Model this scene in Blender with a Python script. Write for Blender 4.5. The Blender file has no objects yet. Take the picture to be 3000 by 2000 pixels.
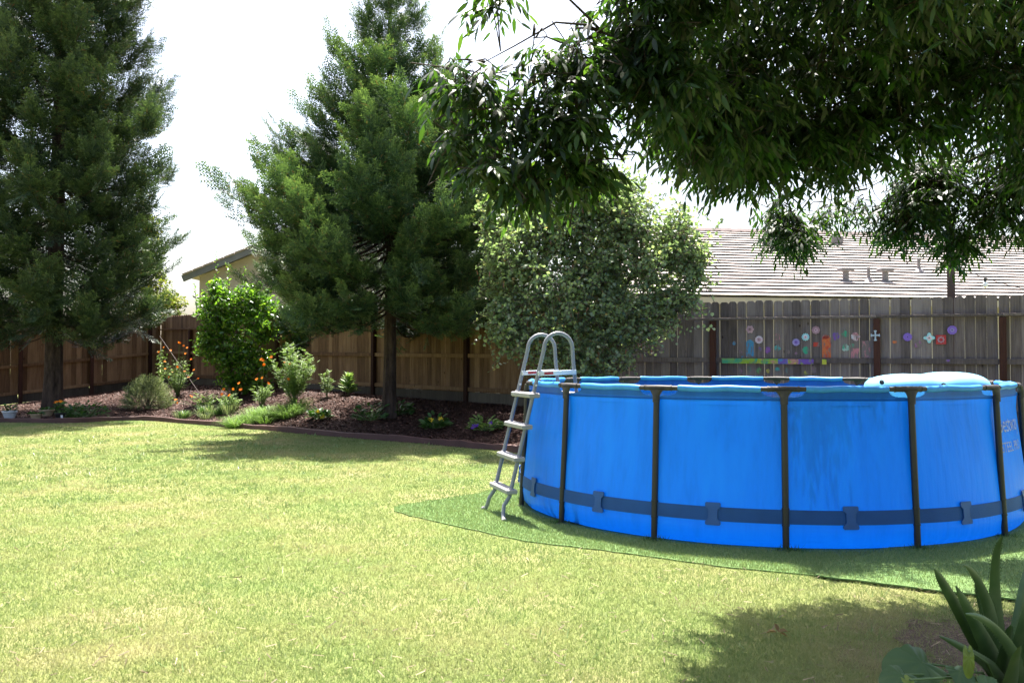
import bpy, math, random
import numpy as np
from mathutils import Vector, Matrix
from mathutils.bvhtree import BVHTree

random.seed(7)
RNG = np.random.default_rng(11)
R = math.radians
scene = bpy.context.scene
COL = scene.collection

# ------------------------------------------------------------------ camera, sky, sun, exposure
FPX, EYE, PITCH = 2563.0, 1.40, R(1.3447)          # focal length in pixels of a 3000 px wide picture
cam_data = bpy.data.cameras.new("camera")
cam_data.sensor_width = 22.3
cam_data.lens = 22.3 * FPX / 3000.0
cam_data.clip_start, cam_data.clip_end = 0.05, 2000
cam = bpy.data.objects.new("camera", cam_data)
cam.location = (0, 0, EYE)
cam.rotation_euler = (R(90) + PITCH, 0, 0)
cam_data.dof.use_dof = True
cam_data.dof.focus_distance = 7.6
cam_data.dof.aperture_fstop = 5.6
COL.objects.link(cam)
scene.camera = cam

SUN_EL, SUN_AZ = 66.0, 2.0                          # azimuth clockwise from +Y
world = bpy.data.worlds.new("World")
scene.world = world
world.use_nodes = True
wn = world.node_tree.nodes
wl = world.node_tree.links
wn.clear()
sky = wn.new("ShaderNodeTexSky")
sky.sky_type = 'NISHITA'
sky.sun_disc = False
sky.sun_elevation = R(SUN_EL)
sky.sun_rotation = R(SUN_AZ)
sky.air_density = 1.0
sky.dust_density = 5.0
sky.ozone_density = 1.0
bg = wn.new("ShaderNodeBackground")
bg.inputs["Strength"].default_value = 0.10
wo = wn.new("ShaderNodeOutputWorld")
wl.new(sky.outputs[0], bg.inputs[0])
wl.new(bg.outputs[0], wo.inputs[0])

sun_data = bpy.data.lights.new("sun", 'SUN')
sun_data.energy = 5.0
sun_data.angle = R(0.53)
sun_data.color = (1.0, 0.955, 0.88)
sun = bpy.data.objects.new("sun", sun_data)
sd = Vector((math.sin(R(SUN_AZ)) * math.cos(R(SUN_EL)), math.cos(R(SUN_AZ)) * math.cos(R(SUN_EL)), math.sin(R(SUN_EL))))
sun.rotation_euler = (-sd).to_track_quat('-Z', 'Y').to_euler()
sun.location = (0, 0, 30)
COL.objects.link(sun)

vs = scene.view_settings
vs.view_transform = 'Standard'
vs.look = 'None'
vs.exposure = 1.95
vs.gamma = 1.0
vs.use_curve_mapping = False
scene.render.engine = 'CYCLES'
cy = scene.cycles
cy.max_bounces = 8
cy.diffuse_bounces = 4
cy.glossy_bounces = 3
cy.transmission_bounces = 6
cy.transparent_max_bounces = 8
cy.caustics_reflective = False
cy.caustics_refractive = False
cy.sample_clamp_indirect = 6.0
cy.use_denoising = True

# ------------------------------------------------------------------ helpers
def W(px, py, Y):
    """point at distance Y seen at pixel (px, py) of the 3000 x 2000 photograph"""
    u = -(py - 1000.0) / FPX
    yy = math.cos(PITCH) - u * math.sin(PITCH)
    zz = math.sin(PITCH) + u * math.cos(PITCH)
    t = Y / yy
    return Vector(((px - 1500.0) / FPX * t, Y, EYE + zz * t))

def ray(px, py):
    u = -(py - 1000.0) / FPX
    return Vector(((px - 1500.0) / FPX, math.cos(PITCH) - u * math.sin(PITCH), math.sin(PITCH) + u * math.cos(PITCH)))

def worigin(o):
    v = Vector((0, 0, 0))
    while o is not None:
        v = v + o.location
        o = o.parent
    return v

def tag(o, label=None, cat=None, group=None, kind=None):
    if label: o["label"] = label
    if cat: o["category"] = cat
    if group: o["group"] = group
    if kind: o["kind"] = kind
    return o

def empty(name, loc, label, cat, group=None):
    o = bpy.data.objects.new(name, None)
    o.location = loc
    o.empty_display_size = 0.1
    COL.objects.link(o)
    return tag(o, label, cat, group)

def link(name, me, mat, parent=None):
    if mat is not None and len(me.materials) == 0:
        me.materials.append(mat)
    o = bpy.data.objects.new(name, me)
    COL.objects.link(o)
    o.parent = parent
    return o

def fast(name, V, F, mat, parent=None, smooth=False, attr=None):
    """large uniform mesh from numpy arrays, V in world coordinates"""
    V = np.asarray(V, np.float32).reshape(-1, 3)
    if parent is not None:
        V = V - np.array(worigin(parent), np.float32)
    F = np.asarray(F, np.int32)
    k = F.shape[1]
    me = bpy.data.meshes.new(name)
    me.vertices.add(len(V)); me.vertices.foreach_set("co", V.ravel())
    me.loops.add(F.size); me.loops.foreach_set("vertex_index", F.ravel())
    me.polygons.add(len(F)); me.polygons.foreach_set("loop_start", np.arange(0, F.size, k, dtype=np.int32))
    if smooth:
        me.polygons.foreach_set("use_smooth", np.ones(len(F), bool))
    if attr is not None:
        a = me.attributes.new("tone", 'FLOAT', 'POINT')
        a.data.foreach_set("value", np.asarray(attr, np.float32))
    me.update(calc_edges=True)
    return link(name, me, mat, parent)

class MB:
    def __init__(self): self.v = []; self.f = []
    def add(self, V, F):
        n = len(self.v)
        self.v += [tuple(p) for p in V]
        self.f += [tuple(i + n for i in f) for f in F]
        return self
    def box(self, c, s, rot=None, bev=0.0):
        hx, hy, hz = s[0] / 2, s[1] / 2, s[2] / 2
        if bev <= 0:
            V = [Vector((x, y, z)) for x in (-hx, hx) for y in (-hy, hy) for z in (-hz, hz)]
            F = [(0, 1, 3, 2), (4, 6, 7, 5), (0, 4, 5, 1), (2, 3, 7, 6), (0, 2, 6, 4), (1, 5, 7, 3)]
        else:                                       # chamfered: top and bottom rings
            b = bev
            def ring(z, i): return [Vector((-hx + i, -hy + i, z)), Vector((hx - i, -hy + i, z)), Vector((hx - i, hy - i, z)), Vector((-hx + i, hy - i, z))]
            V = ring(-hz, b) + ring(-hz + b, 0) + ring(hz - b, 0) + ring(hz, b)
            F = [(3, 2, 1, 0), (12, 13, 14, 15)]
            for k in range(3):
                for j in range(4):
                    F.append((4 * k + j, 4 * k + (j + 1) % 4, 4 * k + 4 + (j + 1) % 4, 4 * k + 4 + j))
        if rot is not None: V = [rot @ p for p in V]
        c = Vector(c)
        return self.add([p + c for p in V], F)
    def tube(self, pts, rad, n=10, cap=True):
        pts = [Vector(p) for p in pts]
        if not hasattr(rad, '__len__'): rad = [rad] * len(pts)
        V = []; F = []
        t0 = (pts[1] - pts[0]).normalized()
        ref = Vector((0, 0, 1)) if abs(t0.z) < .9 else Vector((1, 0, 0))
        a = t0.cross(ref).normalized()
        for i, p in enumerate(pts):
            t = (pts[min(i + 1, len(pts) - 1)] - pts[max(i - 1, 0)]).normalized()
            a = (a - t * a.dot(t)).normalized()
            b = t.cross(a)
            for j in range(n):
                w = 2 * math.pi * j / n
                V.append(p + (a * math.cos(w) + b * math.sin(w)) * rad[i])
        for i in range(len(pts) - 1):
            for j in range(n):
                F.append((i * n + j, i * n + (j + 1) % n, (i + 1) * n + (j + 1) % n, (i + 1) * n + j))
        if cap:
            F.append(tuple(range(n - 1, -1, -1)))
            F.append(tuple((len(pts) - 1) * n + j for j in range(n)))
        return self.add(V, F)
    def lathe(self, prof, c=(0, 0, 0), n=20, rot=None):
        V = []; F = []
        for r, z in prof:
            for j in range(n):
                w = 2 * math.pi * j / n
                V.append(Vector((r * math.cos(w), r * math.sin(w), z)))
        for i in range(len(prof) - 1):
            for j in range(n):
                F.append((i * n + j, i * n + (j + 1) % n, (i + 1) * n + (j + 1) % n, (i + 1) * n + j))
        F.append(tuple(range(n - 1, -1, -1)))
        F.append(tuple((len(prof) - 1) * n + j for j in range(n)))
        if rot is not None: V = [rot @ p for p in V]
        c = Vector(c)
        return self.add([p + c for p in V], F)
    def prism(self, outline, o, ax, ay, az, depth):
        """outline (u, v) swept along az; o world origin"""
        n = len(outline)
        V = [o + ax * u + ay * v for u, v in outline] + [o + ax * u + ay * v + az * depth for u, v in outline]
        F = [tuple(range(n - 1, -1, -1)), tuple(range(n, 2 * n))]
        F += [(j, (j + 1) % n, n + (j + 1) % n, n + j) for j in range(n)]
        return self.add(V, F)
    def build(self, name, mat, parent=None, smooth=None):
        o0 = worigin(parent) if parent is not None else Vector((0, 0, 0))
        me = bpy.data.meshes.new(name)
        me.from_pydata([(p[0] - o0.x, p[1] - o0.y, p[2] - o0.z) for p in self.v], [], self.f)
        me.update()
        if smooth is not None:
            me.polygons.foreach_set("use_smooth", [True] * len(me.polygons))
            me.set_sharp_from_angle(angle=R(smooth))
        return link(name, me, mat, parent)

def norm(a):
    return a / np.maximum(np.linalg.norm(a, axis=-1, keepdims=True), 1e-9)

def stamp(tpl, pos, ydir, nrm, size):
    """copies of a template (x width, y length, z normal) -> vertices, frames from direction and normal"""
    y = norm(ydir); z = nrm - y * np.sum(nrm * y, 1, keepdims=True); z = norm(z); x = np.cross(y, z)
    size = np.asarray(size).reshape(-1, 1, 1) if np.ndim(size) <= 1 else size[:, None, :]
    T = tpl[None] * size
    return pos[:, None, :] + T[..., 0:1] * x[:, None] + T[..., 1:2] * y[:, None] + T[..., 2:3] * z[:, None]

def stamp_faces(F, nv, n):
    F = np.asarray(F)
    return (F[None] + (np.arange(n) * nv)[:, None, None]).reshape(-1, F.shape[1])

LANCE = np.array([(0, 0, 0), (.115, .3, .02), (-.115, .3, -.01), (.10, .66, .0), (-.10, .66, -.03), (0, 1, -.10)])
LANCE_F = [(0, 1, 2), (2, 1, 3), (2, 3, 4), (4, 3, 5)]
OVAL = np.array([(0, 0, 0), (.22, .3, .04), (-.22, .3, .04), (.2, .68, .03), (-.2, .68, .03), (0, 1, -.05), (0, .5, -.02)])
OVAL_F = [(0, 1, 6), (0, 6, 2), (6, 1, 3), (2, 6, 4), (6, 3, 5), (4, 6, 5)]
_w = [(0, .03), (.40, .12), (.47, .55), (.0, 1.0), (-.47, .55), (-.40, .12)]
ROUND = np.array([(a, b, .10 * (abs(a) / .47) ** 2) for a, b in _w] + [(0, .45, -.02)])
ROUND_F = [(i, (i + 1) % 6, 6) for i in range(6)]

# ------------------------------------------------------------------ materials
def new_mat(name):
    m = bpy.data.materials.new(name)
    m.use_nodes = True
    nt = m.node_tree
    return m, nt, nt.nodes["Principled BSDF"], nt.nodes["Material Output"]

def plain(name, col, rough=.6, spec=.5, metal=0.0, var=.12, scale=8.0, bump=0.0, bscale=60.0):
    m, nt, p, out = new_mat(name)
    N, L = nt.nodes, nt.links
    tc = N.new("ShaderNodeTexCoord")
    no = N.new("ShaderNodeTexNoise"); no.inputs["Scale"].default_value = scale; no.inputs["Detail"].default_value = 4
    L.new(tc.outputs["Object"], no.inputs["Vector"])
    cr = N.new("ShaderNodeValToRGB")
    cr.color_ramp.elements[0].position = .3; cr.color_ramp.elements[1].position = .7
    cr.color_ramp.elements[0].color = (*[c * (1 - var) for c in col], 1)
    cr.color_ramp.elements[1].color = (*[min(1, c * (1 + var)) for c in col], 1)
    L.new(no.outputs["Fac"], cr.inputs[0]); L.new(cr.outputs[0], p.inputs["Base Color"])
    p.inputs["Roughness"].default_value = rough
    p.inputs["Specular IOR Level"].default_value = spec
    p.inputs["Metallic"].default_value = metal
    if bump > 0:
        n2 = N.new("ShaderNodeTexNoise"); n2.inputs["Scale"].default_value = bscale; n2.inputs["Detail"].default_value = 6
        L.new(tc.outputs["Object"], n2.inputs["Vector"])
        b = N.new("ShaderNodeBump"); b.inputs["Strength"].default_value = bump; b.inputs["Distance"].default_value = .02
        L.new(n2.outputs["Fac"], b.inputs["Height"]); L.new(b.outputs[0], p.inputs["Normal"])
    return m

def ramp(N, stops):
    cr = N.new("ShaderNodeValToRGB")
    e = cr.color_ramp.elements
    while len(e) < len(stops): e.new(.5)
    for i, (pos, c) in enumerate(stops):
        e[i].position = pos; e[i].color = (*c, 1)
    return cr

def leaf_mat(name, stops, trans, tfac=.4, rough=.45, spec=.4, patch=0.0, pscale=.7, patch_cols=None, tip=None):
    """leaf colour varies from leaf to leaf; light passes through"""
    m, nt, p, out = new_mat(name)
    N, L = nt.nodes, nt.links
    g = N.new("ShaderNodeNewGeometry")
    cr = ramp(N, stops)
    L.new(g.outputs["Random Per Island"], cr.inputs[0])
    col = cr.outputs[0]
    if patch_cols:
        tc = N.new("ShaderNodeTexCoord")
        no = N.new("ShaderNodeTexNoise"); no.inputs["Scale"].default_value = pscale; no.inputs["Detail"].default_value = 5; no.inputs["Roughness"].default_value = .6
        L.new(g.outputs["Position"], no.inputs["Vector"])
        pr = ramp(N, patch_cols)
        L.new(no.outputs["Fac"], pr.inputs[0])
        mx = N.new("ShaderNodeMix"); mx.data_type = 'RGBA'; mx.inputs["Factor"].default_value = patch
        L.new(col, mx.inputs[6]); L.new(pr.outputs[0], mx.inputs[7]); col = mx.outputs[2]
    if tip:                                          # fresh growth at the spray tips, brightened further to look sunlit
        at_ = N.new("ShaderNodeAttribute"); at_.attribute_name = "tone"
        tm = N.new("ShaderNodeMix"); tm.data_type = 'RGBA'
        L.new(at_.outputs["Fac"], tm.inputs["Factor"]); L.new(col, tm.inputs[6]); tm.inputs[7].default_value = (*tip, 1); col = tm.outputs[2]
    L.new(col, p.inputs["Base Color"])
    p.inputs["Roughness"].default_value = rough
    p.inputs["Specular IOR Level"].default_value = spec
    tr = N.new("ShaderNodeBsdfTranslucent")
    hs = N.new("ShaderNodeMix"); hs.data_type = 'RGBA'; hs.blend_type = 'MULTIPLY'; hs.inputs["Factor"].default_value = 1
    L.new(col, hs.inputs[6]); hs.inputs[7].default_value = (*trans, 1)
    L.new(hs.outputs[2], tr.inputs["Color"])
    ms = N.new("ShaderNodeMixShader"); ms.inputs[0].default_value = tfac
    L.new(p.outputs[0], ms.inputs[1]); L.new(tr.outputs[0], ms.inputs[2]); L.new(ms.outputs[0], out.inputs[0])
    return m

def wood_mat(name, c0, c1, c2, rough=.85):
    m, nt, p, out = new_mat(name)
    N, L = nt.nodes, nt.links
    tc = N.new("ShaderNodeTexCoord"); oi = N.new("ShaderNodeObjectInfo")
    add = N.new("ShaderNodeVectorMath"); add.operation = 'MULTIPLY_ADD'
    cmb = N.new("ShaderNodeCombineXYZ")
    for k in range(3): L.new(oi.outputs["Random"], cmb.inputs[k])
    L.new(cmb.outputs[0], add.inputs[0]); add.inputs[1].default_value = (37, 91, 53)
    L.new(tc.outputs["Object"], add.inputs[2])
    def noise(scale, vec, det=6, ro=.6):
        mp = N.new("ShaderNodeMapping"); mp.inputs["Scale"].default_value = vec
        L.new(add.outputs[0], mp.inputs[0])
        n = N.new("ShaderNodeTexNoise"); n.inputs["Scale"].default_value = scale; n.inputs["Detail"].default_value = det; n.inputs["Roughness"].default_value = ro
        L.new(mp.outputs[0], n.inputs["Vector"]); return n
    grain = noise(14, (3.2, 3.2, .16)); blot = noise(2.4, (2.2, 2.2, .7), 4)
    cr = ramp(N, [(.36, c0), (.62, c1), (.92, c2)])
    a = N.new("ShaderNodeMath"); a.operation = 'MULTIPLY_ADD'; a.inputs[1].default_value = .62
    b = N.new("ShaderNodeMath"); b.operation = 'MULTIPLY'; b.inputs[1].default_value = .36
    L.new(grain.outputs["Fac"], a.inputs[0]); L.new(blot.outputs["Fac"], b.inputs[0]); L.new(b.outputs[0], a.inputs[2])
    c = N.new("ShaderNodeMath"); c.operation = 'MULTIPLY_ADD'; c.inputs[1].default_value = .36
    L.new(oi.outputs["Random"], c.inputs[0]); L.new(a.outputs[0], c.inputs[2])
    L.new(c.outputs[0], cr.inputs[0])
    # knots
    mp = N.new("ShaderNodeMapping"); mp.inputs["Scale"].default_value = (1, 1, .55); L.new(add.outputs[0], mp.inputs[0])
    vo = N.new("ShaderNodeTexVoronoi"); vo.inputs["Scale"].default_value = 5.5; L.new(mp.outputs[0], vo.inputs["Vector"])
    kr = ramp(N, [(.03, (.25, .22, .2)), (.11, (1, 1, 1))]); L.new(vo.outputs["Distance"], kr.inputs[0])
    mx = N.new("ShaderNodeMix"); mx.data_type = 'RGBA'; mx.blend_type = 'MULTIPLY'; mx.inputs["Factor"].default_value = 1
    L.new(cr.outputs[0], mx.inputs[6]); L.new(kr.outputs[0], mx.inputs[7])
    L.new(mx.outputs[2], p.inputs["Base Color"])
    p.inputs["Roughness"].default_value = rough; p.inputs["Specular IOR Level"].default_value = .25
    bu = N.new("ShaderNodeBump"); bu.inputs["Strength"].default_value = .5; bu.inputs["Distance"].default_value = .004
    L.new(grain.outputs["Fac"], bu.inputs["Height"]); L.new(bu.outputs[0], p.inputs["Normal"])
    return m

def ground_mat(name, stops, scale, fine_stops, fscale, mix=.5, bump=.6, bdist=.02, rough=.95):
    m, nt, p, out = new_mat(name)
    N, L = nt.nodes, nt.links
    g = N.new("ShaderNodeNewGeometry")
    a = N.new("ShaderNodeTexNoise"); a.inputs["Scale"].default_value = scale; a.inputs["Detail"].default_value = 5; a.inputs["Roughness"].default_value = .6
    b = N.new("ShaderNodeTexNoise"); b.inputs["Scale"].default_value = fscale; b.inputs["Detail"].default_value = 4; b.inputs["Roughness"].default_value = .7
    L.new(g.outputs["Position"], a.inputs["Vector"]); L.new(g.outputs["Position"], b.inputs["Vector"])
    ra, rb = ramp(N, stops), ramp(N, fine_stops)
    L.new(a.outputs["Fac"], ra.inputs[0]); L.new(b.outputs["Fac"], rb.inputs[0])
    mx = N.new("ShaderNodeMix"); mx.data_type = 'RGBA'; mx.inputs["Factor"].default_value = mix
    L.new(ra.outputs[0], mx.inputs[6]); L.new(rb.outputs[0], mx.inputs[7])
    L.new(mx.outputs[2], p.inputs["Base Color"])
    p.inputs["Roughness"].default_value = rough; p.inputs["Specular IOR Level"].default_value = .15
    bu = N.new("ShaderNodeBump"); bu.inputs["Strength"].default_value = bump; bu.inputs["Distance"].default_value = bdist
    L.new(b.outputs["Fac"], bu.inputs["Height"]); L.new(bu.outputs[0], p.inputs["Normal"])
    return m

LAWN_PATCH = [(.30, (.09, .18, .05)), (.43, (.155, .215, .07)), (.53, (.21, .24, .09)), (.61, (.29, .265, .135)), (.71, (.40, .325, .20))]
M = {}
M['lawn'] = ground_mat('lawn_soil_and_thatch', LAWN_PATCH, .75, [(.3, (.10, .12, .03)), (.7, (.30, .30, .10))], 90, .45, .8, .02)
def worn_spot(m, cx_, cy_, r0, r1, col):
    """bare, trodden ground fading into the lawn round a point"""
    nt = m.node_tree; N, L = nt.nodes, nt.links
    p = N["Principled BSDF"]; src = p.inputs["Base Color"].links[0].from_socket
    g = N.new("ShaderNodeNewGeometry"); vm = N.new("ShaderNodeVectorMath"); vm.operation = 'DISTANCE'
    vm.inputs[1].default_value = (cx_, cy_, 0); L.new(g.outputs["Position"], vm.inputs[0])
    no = N.new("ShaderNodeTexNoise"); no.inputs["Scale"].default_value = 4; no.inputs["Detail"].default_value = 6; no.inputs["Roughness"].default_value = .7
    L.new(g.outputs["Position"], no.inputs["Vector"])
    ad = N.new("ShaderNodeMath"); ad.operation = 'MULTIPLY_ADD'; ad.inputs[1].default_value = 1.3; L.new(no.outputs["Fac"], ad.inputs[0]); L.new(vm.outputs["Value"], ad.inputs[2])
    mr = N.new("ShaderNodeMapRange"); mr.inputs["From Min"].default_value = r1 + .65; mr.inputs["From Max"].default_value = r0 + .65
    L.new(ad.outputs[0], mr.inputs["Value"])
    mx = N.new("ShaderNodeMix"); mx.data_type = 'RGBA'; L.new(mr.outputs[0], mx.inputs["Factor"]); L.new(src, mx.inputs[6]); mx.inputs[7].default_value = (*col, 1)
    L.new(mx.outputs[2], p.inputs["Base Color"])
worn_spot(M['lawn'], 2.75, 3.9, .75, 1.35, (.11, .08, .055))
M['blade'] = leaf_mat('lawn_grass_blade', [(0, (.115, .19, .055)), (.45, (.175, .24, .08)), (.8, (.25, .275, .11)), (1, (.40, .36, .21))], (1.12, 1.15, .95), .48, .5, .3, .68, .85, LAWN_PATCH)
M['turf_back'] = ground_mat('artificial_turf_backing', [(.3, (.10, .18, .06)), (.7, (.15, .22, .085))], 2, [(.3, (.07, .13, .04)), (.7, (.16, .25, .09))], 120, .5, .6, .01)
M['turf'] = leaf_mat('artificial_turf_pile', [(0, (.15, .235, .075)), (.5, (.225, .305, .11)), (.9, (.29, .355, .145)), (1, (.37, .36, .19))], (1, 1, .8), .25, .4, .4)
M['mulch'] = ground_mat('bark_mulch', [(.3, (.026, .013, .010)), (.7, (.055, .027, .02))], 1.6, [(.25, (.012, .006, .005)), (.5, (.05, .025, .019)), (.75, (.11, .06, .046))], 38, .65, 1.0, .05)
M['chip'] = leaf_mat('bark_chip', [(0, (.024, .009, .006)), (.5, (.062, .025, .017)), (.85, (.105, .047, .033)), (1, (.20, .11, .085))], (1, 1, 1), .0, .7, .3)
M['soil'] = ground_mat('bare_soil', [(.3, (.07, .05, .035)), (.7, (.16, .115, .08))], 3.0, [(.3, (.05, .035, .025)), (.7, (.20, .15, .11))], 60, .5, 1.0, .03)
M['straw'] = leaf_mat('dry_grass_straw', [(0, (.10, .075, .045)), (.6, (.20, .15, .09)), (1, (.34, .27, .17))], (1, 1, .8), .2, .6, .2)
M['edging'] = plain('rust_brown_edging_plastic', (.085, .040, .034), .7, .35, var=.2, scale=3, bump=.2, bscale=25)
M['wood_warm'] = wood_mat('weathered_warm_cedar', (.06, .03, .016), (.15, .083, .045), (.28, .172, .10))
M['wood_grey'] = wood_mat('weathered_grey_cedar', (.062, .048, .046), (.145, .113, .106), (.265, .215, .20))
M['wood_rail'] = wood_mat('weathered_rail_wood', (.055, .043, .04), (.115, .09, .083), (.21, .17, .155))
M['wood_kick'] = wood_mat('stained_kickboard_wood', (.035, .027, .022), (.07, .055, .045), (.12, .10, .082))
M['post'] = wood_mat('red_brown_stained_post', (.022, .008, .006), (.042, .016, .011), (.07, .028, .02))
M['liner'] = None

def liner_mat(name, col, tcol, tfac, rough=.42, weave=True):
    m, nt, p, out = new_mat(name)
    N, L = nt.nodes, nt.links
    tc = N.new("ShaderNodeTexCoord")
    no = N.new("ShaderNodeTexNoise"); no.inputs["Scale"].default_value = 2.2; no.inputs["Detail"].default_value = 6; no.inputs["Roughness"].default_value = .65
    mp = N.new("ShaderNodeMapping"); mp.inputs["Scale"].default_value = (2.6, 2.6, .38)
    L.new(tc.outputs["Object"], mp.inputs[0]); L.new(mp.outputs[0], no.inputs["Vector"])
    cr = ramp(N, [(.25, tuple(c * .78 for c in col)), (.5, col), (.75, tuple(min(1, c * 1.2) for c in col))])
    L.new(no.outputs["Fac"], cr.inputs[0]); L.new(cr.outputs[0], p.inputs["Base Color"])
    p.inputs["Roughness"].default_value = rough; p.inputs["Specular IOR Level"].default_value = .22
    if weave:
        n2 = N.new("ShaderNodeTexNoise"); n2.inputs["Scale"].default_value = 160
        L.new(tc.outputs["Object"], n2.inputs["Vector"])
        n3 = N.new("ShaderNodeTexNoise"); n3.inputs["Scale"].default_value = 5; n3.inputs["Detail"].default_value = 2
        L.new(mp.outputs[0], n3.inputs["Vector"])
        ad = N.new("ShaderNodeMath"); ad.operation = 'MULTIPLY_ADD'; ad.inputs[1].default_value = 6.0
        L.new(n3.outputs["Fac"], ad.inputs[0]); L.new(n2.outputs["Fac"], ad.inputs[2])
        b = N.new("ShaderNodeBump"); b.inputs["Strength"].default_value = .22; b.inputs["Distance"].default_value = .006
        L.new(ad.outputs[0], b.inputs["Height"]); L.new(b.outputs[0], p.inputs["Normal"])
    tr = N.new("ShaderNodeBsdfTranslucent"); tr.inputs["Color"].default_value = (*tcol, 1)
    ms = N.new("ShaderNodeMixShader"); ms.inputs[0].default_value = tfac
    L.new(p.outputs[0], ms.inputs[1]); L.new(tr.outputs[0], ms.inputs[2]); L.new(ms.outputs[0], out.inputs[0])
    return m
M['liner'] = liner_mat('blue_pool_liner', (.008, .225, .95), (.002, .16, .94), .12)
M['sleeve'] = liner_mat('blue_rim_sleeve', (.07, .33, .78), (.05, .3, .8), .12, .4, False)  # same liner, its blue paled to stand for sun on the rim
M['flap'] = liner_mat('blue_rim_flap', (.010, .11, .46), (.01, .12, .5), .05, .45, False)  # same liner, with the shade on the overhanging band put into its blue
M['strap'] = plain('navy_strap_webbing', (.012, .075, .26), .6, .35, var=.15, scale=4, bump=.2, bscale=200)
M['buckle'] = plain('navy_plastic_buckle', (.014, .085, .29), .4, .45, var=.1)
M['leg'] = plain('dark_bronze_painted_steel', (.020, .017, .015), .42, .5, metal=.0, var=.15, scale=20)
M['joint'] = plain('charcoal_plastic_joint', (.042, .036, .033), .6, .4, var=.35, scale=30)
M['print'] = plain('faded_silver_print', (.30, .36, .58), .5, .4, var=.35, scale=30)
M['water'] = None
def water_mat():
    m, nt, p, out = new_mat('pool_water')
    N, L = nt.nodes, nt.links
    N.remove(p)
    tc = N.new("ShaderNodeTexCoord")
    no = N.new("ShaderNodeTexNoise"); no.inputs["Scale"].default_value = 6; no.inputs["Detail"].default_value = 3
    L.new(tc.outputs["Object"], no.inputs["Vector"])
    b = N.new("ShaderNodeBump"); b.inputs["Strength"].default_value = .25; b.inputs["Distance"].default_value = .03
    L.new(no.outputs["Fac"], b.inputs["Height"])
    gl = N.new("ShaderNodeBsdfGlossy"); gl.inputs["Roughness"].default_value = .03; L.new(b.outputs[0], gl.inputs["Normal"])
    tr = N.new("ShaderNodeBsdfTransparent"); tr.inputs["Color"].default_value = (.72, .92, .97, 1)
    fr = N.new("ShaderNodeFresnel"); fr.inputs["IOR"].default_value = 1.33; L.new(b.outputs[0], fr.inputs["Normal"])
    ms = N.new("ShaderNodeMixShader")
    L.new(fr.outputs[0], ms.inputs[0]); L.new(tr.outputs[0], ms.inputs[1]); L.new(gl.outputs[0], ms.inputs[2]); L.new(ms.outputs[0], out.inputs[0])
    return m
M['water'] = water_mat()
M['float'] = liner_mat('pale_blue_inflatable_vinyl', (.30, .66, .88), (.3, .7, .95), .25, .28, False)
M['ladder'] = plain('grey_powder_coated_tube', (.20, .21, .235), .38, .5, var=.08, scale=15)
M['step'] = plain('grey_plastic_step', (.29, .28, .29), .5, .45, var=.08, scale=12)
M['bolt'] = plain('zinc_bolt', (.65, .65, .65), .3, .5, metal=.8)
M['brace'] = plain('pale_plastic_brace', (.68, .72, .76), .45, .4, var=.06)
M['sticker'] = plain('red_warning_sticker', (.42, .04, .05), .5, .4, var=.2, scale=60)
M['black'] = plain('black_plastic', (.018, .018, .02), .45, .5)
M['bark'] = None
def bark_mat(name, c0, c1, zs=.25, scale=9):
    m, nt, p, out = new_mat(name)
    N, L = nt.nodes, nt.links
    tc = N.new("ShaderNodeTexCoord")
    mp = N.new("ShaderNodeMapping"); mp.inputs["Scale"].default_value = (1, 1, zs)
    L.new(tc.outputs["Object"], mp.inputs[0])
    no = N.new("ShaderNodeTexNoise"); no.inputs["Scale"].default_value = scale; no.inputs["Detail"].default_value = 8; no.inputs["Roughness"].default_value = .7
    L.new(mp.outputs[0], no.inputs["Vector"])
    cr = ramp(N, [(.33, c0), (.62, c1)])
    L.new(no.outputs["Fac"], cr.inputs[0]); L.new(cr.outputs[0], p.inputs["Base Color"])
    p.inputs["Roughness"].default_value = .9; p.inputs["Specular IOR Level"].default_value = .2
    b = N.new("ShaderNodeBump"); b.inputs["Strength"].default_value = 1; b.inputs["Distance"].default_value = .03
    L.new(no.outputs["Fac"], b.inputs["Height"]); L.new(b.outputs[0], p.inputs["Normal"])
    return m
M['bark'] = bark_mat('redwood_bark', (.018, .011, .009), (.085, .056, .045))
M['bark_grey'] = bark_mat('grey_brown_twig_bark', (.04, .03, .024), (.15, .115, .09), .5, 14)
M['bark_ash'] = bark_mat('dark_ash_bark', (.018, .014, .011), (.06, .047, .038), .5, 14)
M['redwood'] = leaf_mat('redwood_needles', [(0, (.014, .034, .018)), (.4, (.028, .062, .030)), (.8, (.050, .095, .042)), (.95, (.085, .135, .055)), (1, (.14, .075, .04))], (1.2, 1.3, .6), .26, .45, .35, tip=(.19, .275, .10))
M['redwood_dark'] = leaf_mat('darker_redwood_needles', [(0, (.014, .030, .017)), (.4, (.028, .054, .029)), (.8, (.048, .080, .040)), (.95, (.075, .11, .05)), (1, (.13, .065, .035))], (1.1, 1.2, .6), .24, .45, .35, tip=(.135, .195, .085))  # needle mix in darker, cooler tones for the tallest redwood
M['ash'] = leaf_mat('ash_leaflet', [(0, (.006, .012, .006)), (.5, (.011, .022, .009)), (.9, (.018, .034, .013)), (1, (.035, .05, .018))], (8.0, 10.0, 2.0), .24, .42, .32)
M['redbud'] = leaf_mat('redbud_round_leaf', [(0, (.12, .17, .085)), (.5, (.19, .25, .13)), (.88, (.26, .32, .18)), (.97, (.32, .34, .16)), (1, (.28, .18, .10))], (1.25, 1.4, .8), .55, .32, .75)
M['pod'] = leaf_mat('red_brown_seed_pod', [(0, (.16, .06, .035)), (1, (.28, .12, .07))], (1, 1, .8), .2)
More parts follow.
